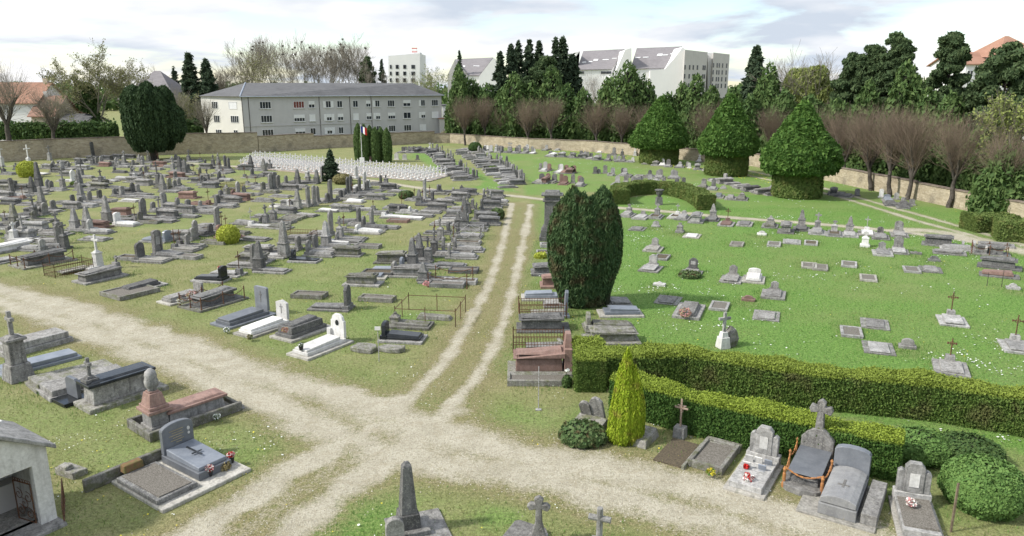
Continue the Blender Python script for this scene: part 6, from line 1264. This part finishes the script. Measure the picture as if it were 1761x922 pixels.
# brown monument with urn
t = root('urn_monument', 270, 738, 40, 'pinkish brown granite tomb topped by a carved stone flame urn', 'monument', LG)
MB().box(0, 1.2, -.03, 1.7, 3.6, .08).build('platform', M['d'], t)
k = MB(); k.box(-.85, 1.1, 0, .14, 3.5, .36).box(.85, 1.1, 0, .14, 3.5, .36).box(0, -.58, 0, 1.56, .14, .36).box(0, 2.78, 0, 1.56, .14, .3); k.build('kerb', M['m'], t, bevel=.02)
MB().box(0, .0, .05, .95, .8, .22, .9).box(0, .0, .27, .72, .62, .5).build('pedestal', M['l'], t, bevel=.015); MB().box(0, 1.4, .05, .7, 2.2, .52, .92).build('body', M['l'], t, bevel=.015)
MB().box(0, 1.4, .575, .92, 2.3, .10).box(0, 1.4, .675, .75, 2.2, .07, .8).build('lid', M['n'], t, bevel=.015)
MB().box(0, 0, .77, 1.0, .85, .12).box(0, 0, .89, .85, .7, .12).box(0, 0, 1.01, .7, .6, .45, .72).box(0, 0, 1.46, .34, .34, .06).build('shaft', M['n'], t, bevel=.015)
MB().lathe([(.16, 1.52), (.13, 1.56), (.22, 1.68), (.24, 1.85), (.20, 2.0), (.21, 2.08), (.18, 2.22), (.07, 2.32), (.01, 2.33)], 12).build('urn', M['l'], t, smooth=True)
fs(322, 722, 40, .8, 1.9, .16, 'c', 'pale concrete slab lying beside the brown urn monument')
# grey granite grave with arched headstone
hd = 125
t = root('granite_grave', 300, 800, hd, 'grey polished granite grave with an arched headstone and an engraved cross on its slab', 'granite grave', LG)
t.location = (G(283, 795)[0]+.35, G(283, 795)[1]+.25, 0)
MB().box(.0, 1.07, .115, 1.15, 2.1, .26).build('plinth', M['a'], t, bevel=B_); sl = MB().box(0, 1.1, .375, .98, 1.8, .17, slope=.05).build('slab', M['b'], t, bevel=B_)
MB().prism(arcp(1.08, .375, 1.38, .2, 10), -.02, .16).build('headstone', M['a'], t, bevel=B_)
hs_ = [o for o in t.children if o.name.startswith('headstone')][0]
MB().prism([(-.36+.05*cos(k*pi/5), 1.02+.07*sin(k*pi/5)) for k in range(10)], .162, .175).prism([(-.36+.04*cos(k*pi/5), .86+.05*sin(k*pi/5)) for k in range(10)], .162, .175).build('medallion', M['w'], hs_)
ln = MB()
for k, (a_, b_) in enumerate(((-.18, .30), (-.15, .22), (-.18, .32), (-.12, .20), (-.18, .28), (-.1, .1))): ln.box((a_+b_)/2, .167, 1.10-.085*k, b_-a_, .01, .022)
ln.build('engraved_lines', plain('gilt_lettering', (.34, .29, .18), (.26, .22, .14), .6, 5), hs_)
MB().box(0, 1.15, .59, .34, .06, .02).box(0, 1.0, .592, .06, .85, .02).build('engraved_cross', M['k'], sl)
c = t.location; base = empty('concrete_platform', (c[0], c[1], 0), -RD(hd)); tag(base, 'concrete platform under the grey granite grave and the dark gravel slab', 'platform', LG)
MB().box(.62, 1.25, -.04, 3.0, 2.9, .15).build('slab', M['c'], base, bevel=.02); MB().box(1.05, -.35, .0, 3.6, .16, .42).build('back_kerb', M['m'], base, bevel=.02)
base.location.x = c[0]; 
t = empty('flat_grave', (c[0], c[1], 0), -RD(hd)); tag(t, 'low dark slab covered with mossy gravel beside the grey polished grave', 'grave slab', LG)
b = MB(); b.box(1.42, 1.2, .112, 1.3, 2.3, .16); b.build('kerb', M['d'], t, bevel=.02); MB().box(1.42, 1.2, .272, 1.05, 2.05, .03).build('filling', M['gravel_fill'], t, jit=.008)
t = empty('clay_planter', (c[0], c[1], 0), -RD(hd)); tag(t, 'rusty brown planter block at the head of the dark gravel slab', 'planter'); MB().box(1.5, -.05, .272, .62, .28, .26, .95).build('box', plain('mossy_terracotta', (.20, .11, .06), (.12, .11, .04), .95, 9), t, bevel=.02)
# flowers
def pot(px, py, z, fl, lab, r=.13, pot_=True, n=130, h=.2):
    X, Y = G(px, py, z); t = empty('flower_pot' if pot_ else 'flower_bunch', (X, Y, z)); tag(t, lab, 'flowers')
    if pot_: MB().lathe([(.08, 0), (.115, .2)], 9).build('pot', M['pot'], t)
    rs = np.random.RandomState(int(px)); P, N = blob((0, 0, h+.05 if pot_ else .08), (r, r, r*.8), n, rs)
    for i, f in enumerate(fl): k = slice(i*n//len(fl), (i+1)*n//len(fl)); Q = P[rs.permutation(n)[k]]; leaves('flowers' if f not in ('ivy', 'shrub') else 'leaves', Q, rs.normal(0, 1, Q.shape), .07, M[f], t, i, 1.1)
pot(361, 818, .12, ('red', 'whitef'), 'black pot of red and white flowers at the near foot of the grey polished grave'); pot(398, 795, .12, ('red', 'whitef'), 'black pot of red and white flowers at the far foot of the grey polished grave')
pot(386, 806, .12, ('dryf',), 'pot of dry heather between the two red and white pots', .2, True, 260, .05)
pot(373, 720, .12, ('whitef', 'ivy'), 'bunch of white flowers on the pale slab beside the brown monument', .13, False)
pot(390, 570, .12, ('whitef', 'ivy'), 'bowl of white flowers at the foot of the polished grey tomb', .16, False); pot(430, 582, .15, ('dryf', 'ivy'), 'dried flower posy at the foot of the peaked white tomb', .15, False)
pot(330, 510, .5, ('pinkf', 'whitef', 'dryf'), 'faded pink and white silk flowers over the low grey grave', .32, False, 300); pot(310, 520, .3, ('whitef', 'dryf'), 'pale dried flowers on the middle of the low grey grave', .2, False)
pot(378, 462, .5, ('red', 'whitef'), 'red and white flowers beside the black headstone', .13, False); pot(733, 490, .4, ('pinkf',), 'pink flower wreath at the foot of the chained dark obelisk', .2, False)
pot(490, 570, .65, ('pinkf', 'dryf'), 'dried brown flowers on the dark granite block tomb', .16, False); pot(518, 602, .35, ('ivy', 'whitef'), 'small green plant on the white shouldered tomb', .1)
pot(1178, 540, .3, ('dryf', 'pinkf'), 'heap of dried brownish flowers on the lawn grave with the white plaque', .32, False, 300); pot(1287, 825, .3, ('red', 'whitef'), 'red and white flowers at the foot of the plaque covered grave', .16, False)
pot(1283, 806, .3, ('red',), 'little red flowers among the plaques', .08, False, 60); pot(1458, 893, .02, ('yellowf', 'shrub'), 'yellow and green flowers by the near foot of the curved granite grave', .2, False, 240); pot(1566, 868, .4, ('pinkf', 'whitef'), 'pinkish flower posy on the rough bed beside the corner shrub', .14, False)
pot(1222, 815, .15, ('yellowf', 'shrub'), 'clump of yellow primroses at the end of the mossy kerb', .14, False, 100)
pot(975, 640, 1.0, ('whitef',), 'white roses on the bush behind the brown granite tomb', .08, False, 30)
# medallion, plates, small signs, rocks, post
X, Y = G(583, 588)
for px, py, hp, lab, dn in ((652, 622, 56, 'small white sign on a thin post in the grass beside the two rocks', 1), (926, 705, 74, 'thin grey metal stake with a flat foot beside the gravel crossroads', 0)):
    t = root('sign_post', px, py, 0, lab, 'sign'); h = hp/ppm(py); MB().bar((0, 0, 0), (0, 0, h), .018, 6).build('post', M['pale_iron'], t)
    if dn: MB().box(0, -.02, h-.05, .26, .03, .16).build('plate', M['white'], t)
    else: MB().box(0, 0, 0, .22, .16, .03).build('plate', M['pale_iron'], t)
def rock(px, py, w, d, h, lab, m='l'):
    t = root('rock', px, py, 20, lab, 'rock'); b = MB(); n = 9
    pr_ = [(w*.5*sx+random.uniform(-.1, .1), d*.5*sy+random.uniform(-.1, .1)) for sx, sy in ((-1, -.8), (-.1, -1), (.9, -.9), (1, .2), (.7, 1), (-.3, .9), (-1, .5))]
    b.plate(pr_, 0, h*.8); b.v = [(x, y, z*random.uniform(.8, 1.25)) for x, y, z in b.v]; b.build('stone', M['m'], t, bevel=.03)
rock(628, 602, 1.15, .8, .28, 'left of two flat pale broken stones near the white sign'); rock(676, 603, 1.2, .7, .26, 'right of two flat pale broken stones near the white sign')
t = root('flat_grave', 108, 822, 25, 'low broken slabs in the grass right of the white chapel', 'grave slab', LG); MB().box(0, .3, -.03, .9, .5, .24, slope=.03).box(-.1, .2, .212, .45, .3, .14, .8).build('slab', M['m'], t, bevel=.02, jit=.015)
for px, py, z_, sz, lab, mm in ((309, 772, .95, (.10, .02, .14), 'small oval photo medallion on the arched grey headstone', 'w'),): pass
t = root('wooden_post', 1635, 915, 0, 'thin wooden post standing left of the corner bush', 'post'); MB().box(0, 0, 0, .05, .05, 1.5).build('post', M['wood'], t)
t = root('wooden_rail', 1640, 860, 0, 'thin rusty frame bar between the post and the corner shrub', 'rail'); MB().bar((-.1, 0, .55), (.8, .2, .5), .02).bar((-.1, 0, 0), (-.1, 0, .55), .02).build('bar', M['rust'], t)
# bare railing enclosure and the pale iron cage beside the track
t = root('railed_grave', 692, 545, 98, 'open enclosure of thin rusty rails around a low mossy slab', 'railed grave', 'old graves of the left field'); b = MB(); w, L = 2.6, 3.2
for (x0, y0), (x1, y1) in (((-w/2, 0), (-w/2, L)), ((-w/2, L), (w/2, L)), ((w/2, L), (w/2, 0)), ((w/2, 0), (-w/2, 0))):
    b.bar((x0, y0, .85), (x1, y1, .85), .02)
    for k in range(3): f = k/2; b.bar((x0+(x1-x0)*f, y0+(y1-y0)*f, 0), (x0+(x1-x0)*f, y0+(y1-y0)*f, 1.0), .022)
b.build('railing', M['rust'], t); MB().box(.1, 1.8, .0, .6, 1.9, .22, .85, slope=.04).build('slab', M['m'], t, bevel=.02)
t = root('railed_grave', 778, 408, 98, 'flat grave inside a pale painted iron cage beside the track', 'railed grave', 'old graves of the left field'); railing(t, 1.7, 2.5, .95, 'pale_iron', True); MB().box(0, 1.25, 0, 1.2, 2.2, .3).build('slab', M['g'], t, bevel=.02)
t = root('railed_grave', 738, 490, 98, 'dark brick edged bed with rusty posts and sagging chains beside the obelisk', 'railed grave', 'old graves of the left field'); slab_set(t, 'd', 1.2, 2.3, 'bed', base=False); posts_chain(t, 1.9, 2.6, 1.0, 'rust', 4, .2)
t = root('urn_monument', 1133, 352, 0, 'dark stone urn on a pedestal inside the curved hedge', 'urn'); MB().box(0, 0, 0, .7, .7, .8, .85).build('pedestal', M['d'], t); MB().lathe([(.15, .8), (.3, 1.1), (.38, 1.45), (.5, 1.5), (.48, 1.6), (.1, 1.62)], 10).build('urn', M['d'], t)
# ---------------------------------------------------------------- white chapel at the lower left
X, Y = G(100, 896); t = empty('funerary_chapel', (X, Y, 0), 0); tag(t, 'small white rendered chapel with a stone roof and open iron door at lower left', 'chapel')
t.rotation_euler.z = RD(56); Wd, Dp, Hh = 2.2, 2.2, 2.35   # local: x runs left from the right front corner, y into the chapel
ch_ = M['chapel']
# front wall with doorway, gable on top
MB().prism([(-.42, 0), (0, 0), (0, Hh), (-1.1, Hh+.62), (-Wd, Hh), (-Wd, 0), (-Wd+.42, 0), (-Wd+.42, 1.9), (-.42, 1.9)], 0, .22).build('front_wall', ch_, t, bevel=.01)
MB().box(-.11, .22+(Dp-.22)/2+.001, 0, .22, Dp-.225, Hh).box(-Wd+.11, .22+(Dp-.22)/2+.001, 0, .22, Dp-.225, Hh).box(-Wd/2, Dp-.1, 0, Wd-.45, .2, Hh+.3).build('side_walls', ch_, t)
r_ = MB()
for sx in (1, -1):
    xa, xb = (-Wd/2, .2) if sx == 1 else (-Wd-.2, -Wd/2); za, zb = (Hh+.66, Hh-.13) if sx == 1 else (Hh-.13, Hh+.66)
    r_.prism([(xa, za), (xb, zb), (xb, zb+.13), (xa, za+.13)], -.16, Dp+.2)
r_.build('roof', M['l'], t, bevel=.02)
MB().box(-Wd/2, .0, -.02, Wd+.1, .9, .12).build('step', M['g'], t, bevel=.02); MB().box(-Wd/2, 1.2, .0, Wd-.46, 1.8, .1).build('floor', M['g'], t); MB().box(-Wd/2, 1.75, .1, Wd-.46, .4, .8).build('altar', M['wgrey'], t)
g_ = empty('door', (-.46, .22, .1), RD(-78)); g_.parent = t
b = MB(); gw, gh = .7, 1.2
for z in (0, gh): b.bar((0, 0, z), (-gw, 0, z), .02)
for x in (0, -gw): b.bar((x, 0, 0), (x, 0, gh), .02)
for cx_, cz in ((-.2, .25), (-.55, .3), (-.2, .75), (-.55, .8), (-.38, .52)):
    pts = [(cx_+(.03+.016*k)*cos(k*.8), 0, cz+(.03+.016*k)*sin(k*.8)) for k in range(11)]; b.path(pts, .011)
for k in range(7): pts = [(-.05-.1*k+.05*cos(a*pi/3), 0, gh+.05+.05*sin(a*pi/3)) for a in range(7)]; b.path(pts, .01)
b.build('grille', M['rust'], g_)
t = root('iron_fence', 112, 862, 150, 'short low rusty fence piece beside the chapel', 'fence'); b = MB(); b.bar((0, 0, .75), (0, 1.4, .55), .016).bar((0, 0, .1), (0, 1.4, .05), .016)
for k in range(5): b.bar((0, k*.35, 0), (0, k*.35, .75-.05*k), .013)
b.build('rails', M['rust'], t)

# worn soil and longer grass around the stones
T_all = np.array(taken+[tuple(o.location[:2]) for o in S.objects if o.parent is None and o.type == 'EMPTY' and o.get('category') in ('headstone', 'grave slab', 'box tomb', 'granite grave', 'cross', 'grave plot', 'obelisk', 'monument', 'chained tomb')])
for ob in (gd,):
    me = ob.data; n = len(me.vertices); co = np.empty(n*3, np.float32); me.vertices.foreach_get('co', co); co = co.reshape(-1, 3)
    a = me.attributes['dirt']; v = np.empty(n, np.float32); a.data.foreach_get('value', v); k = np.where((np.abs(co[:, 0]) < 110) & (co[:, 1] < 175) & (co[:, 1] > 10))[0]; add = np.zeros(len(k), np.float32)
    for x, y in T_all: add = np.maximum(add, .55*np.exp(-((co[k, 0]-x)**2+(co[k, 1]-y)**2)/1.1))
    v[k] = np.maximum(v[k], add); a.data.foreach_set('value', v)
rs = np.random.RandomState(44); near = T_all[(T_all[:, 1] < 75)]; i_ = rs.randint(0, len(near), 60000); ang = rs.rand(60000)*2*pi; rr = rs.uniform(.35, 1.35, 60000)
x = near[i_, 0]+rr*np.cos(ang); y = near[i_, 1]+rr*np.sin(ang); g_, d_, l_ = fields(x, y); kk = g_ < .3; x, y = x[kk], y[kk]; m_ = len(x); a = rs.rand(m_)*2*pi; s_ = rs.uniform(.08, .2, m_); w_ = .012+0*s_; lx, ly = rs.normal(0, .3, m_)*s_, rs.normal(0, .3, m_)*s_
V = np.stack([np.stack([x-w_*np.cos(a), y-w_*np.sin(a), 0*x], -1), np.stack([x+w_*np.cos(a), y+w_*np.sin(a), 0*x], -1), np.stack([x+lx, y+ly, s_], -1)], 1)
tag(mesh_np('long_grass', V.reshape(-1, 3), np.arange(3*m_).reshape(m_, 3), M['bladeg']), 'longer green grass growing round the foot of the tombs', 'grass', kind='stuff')
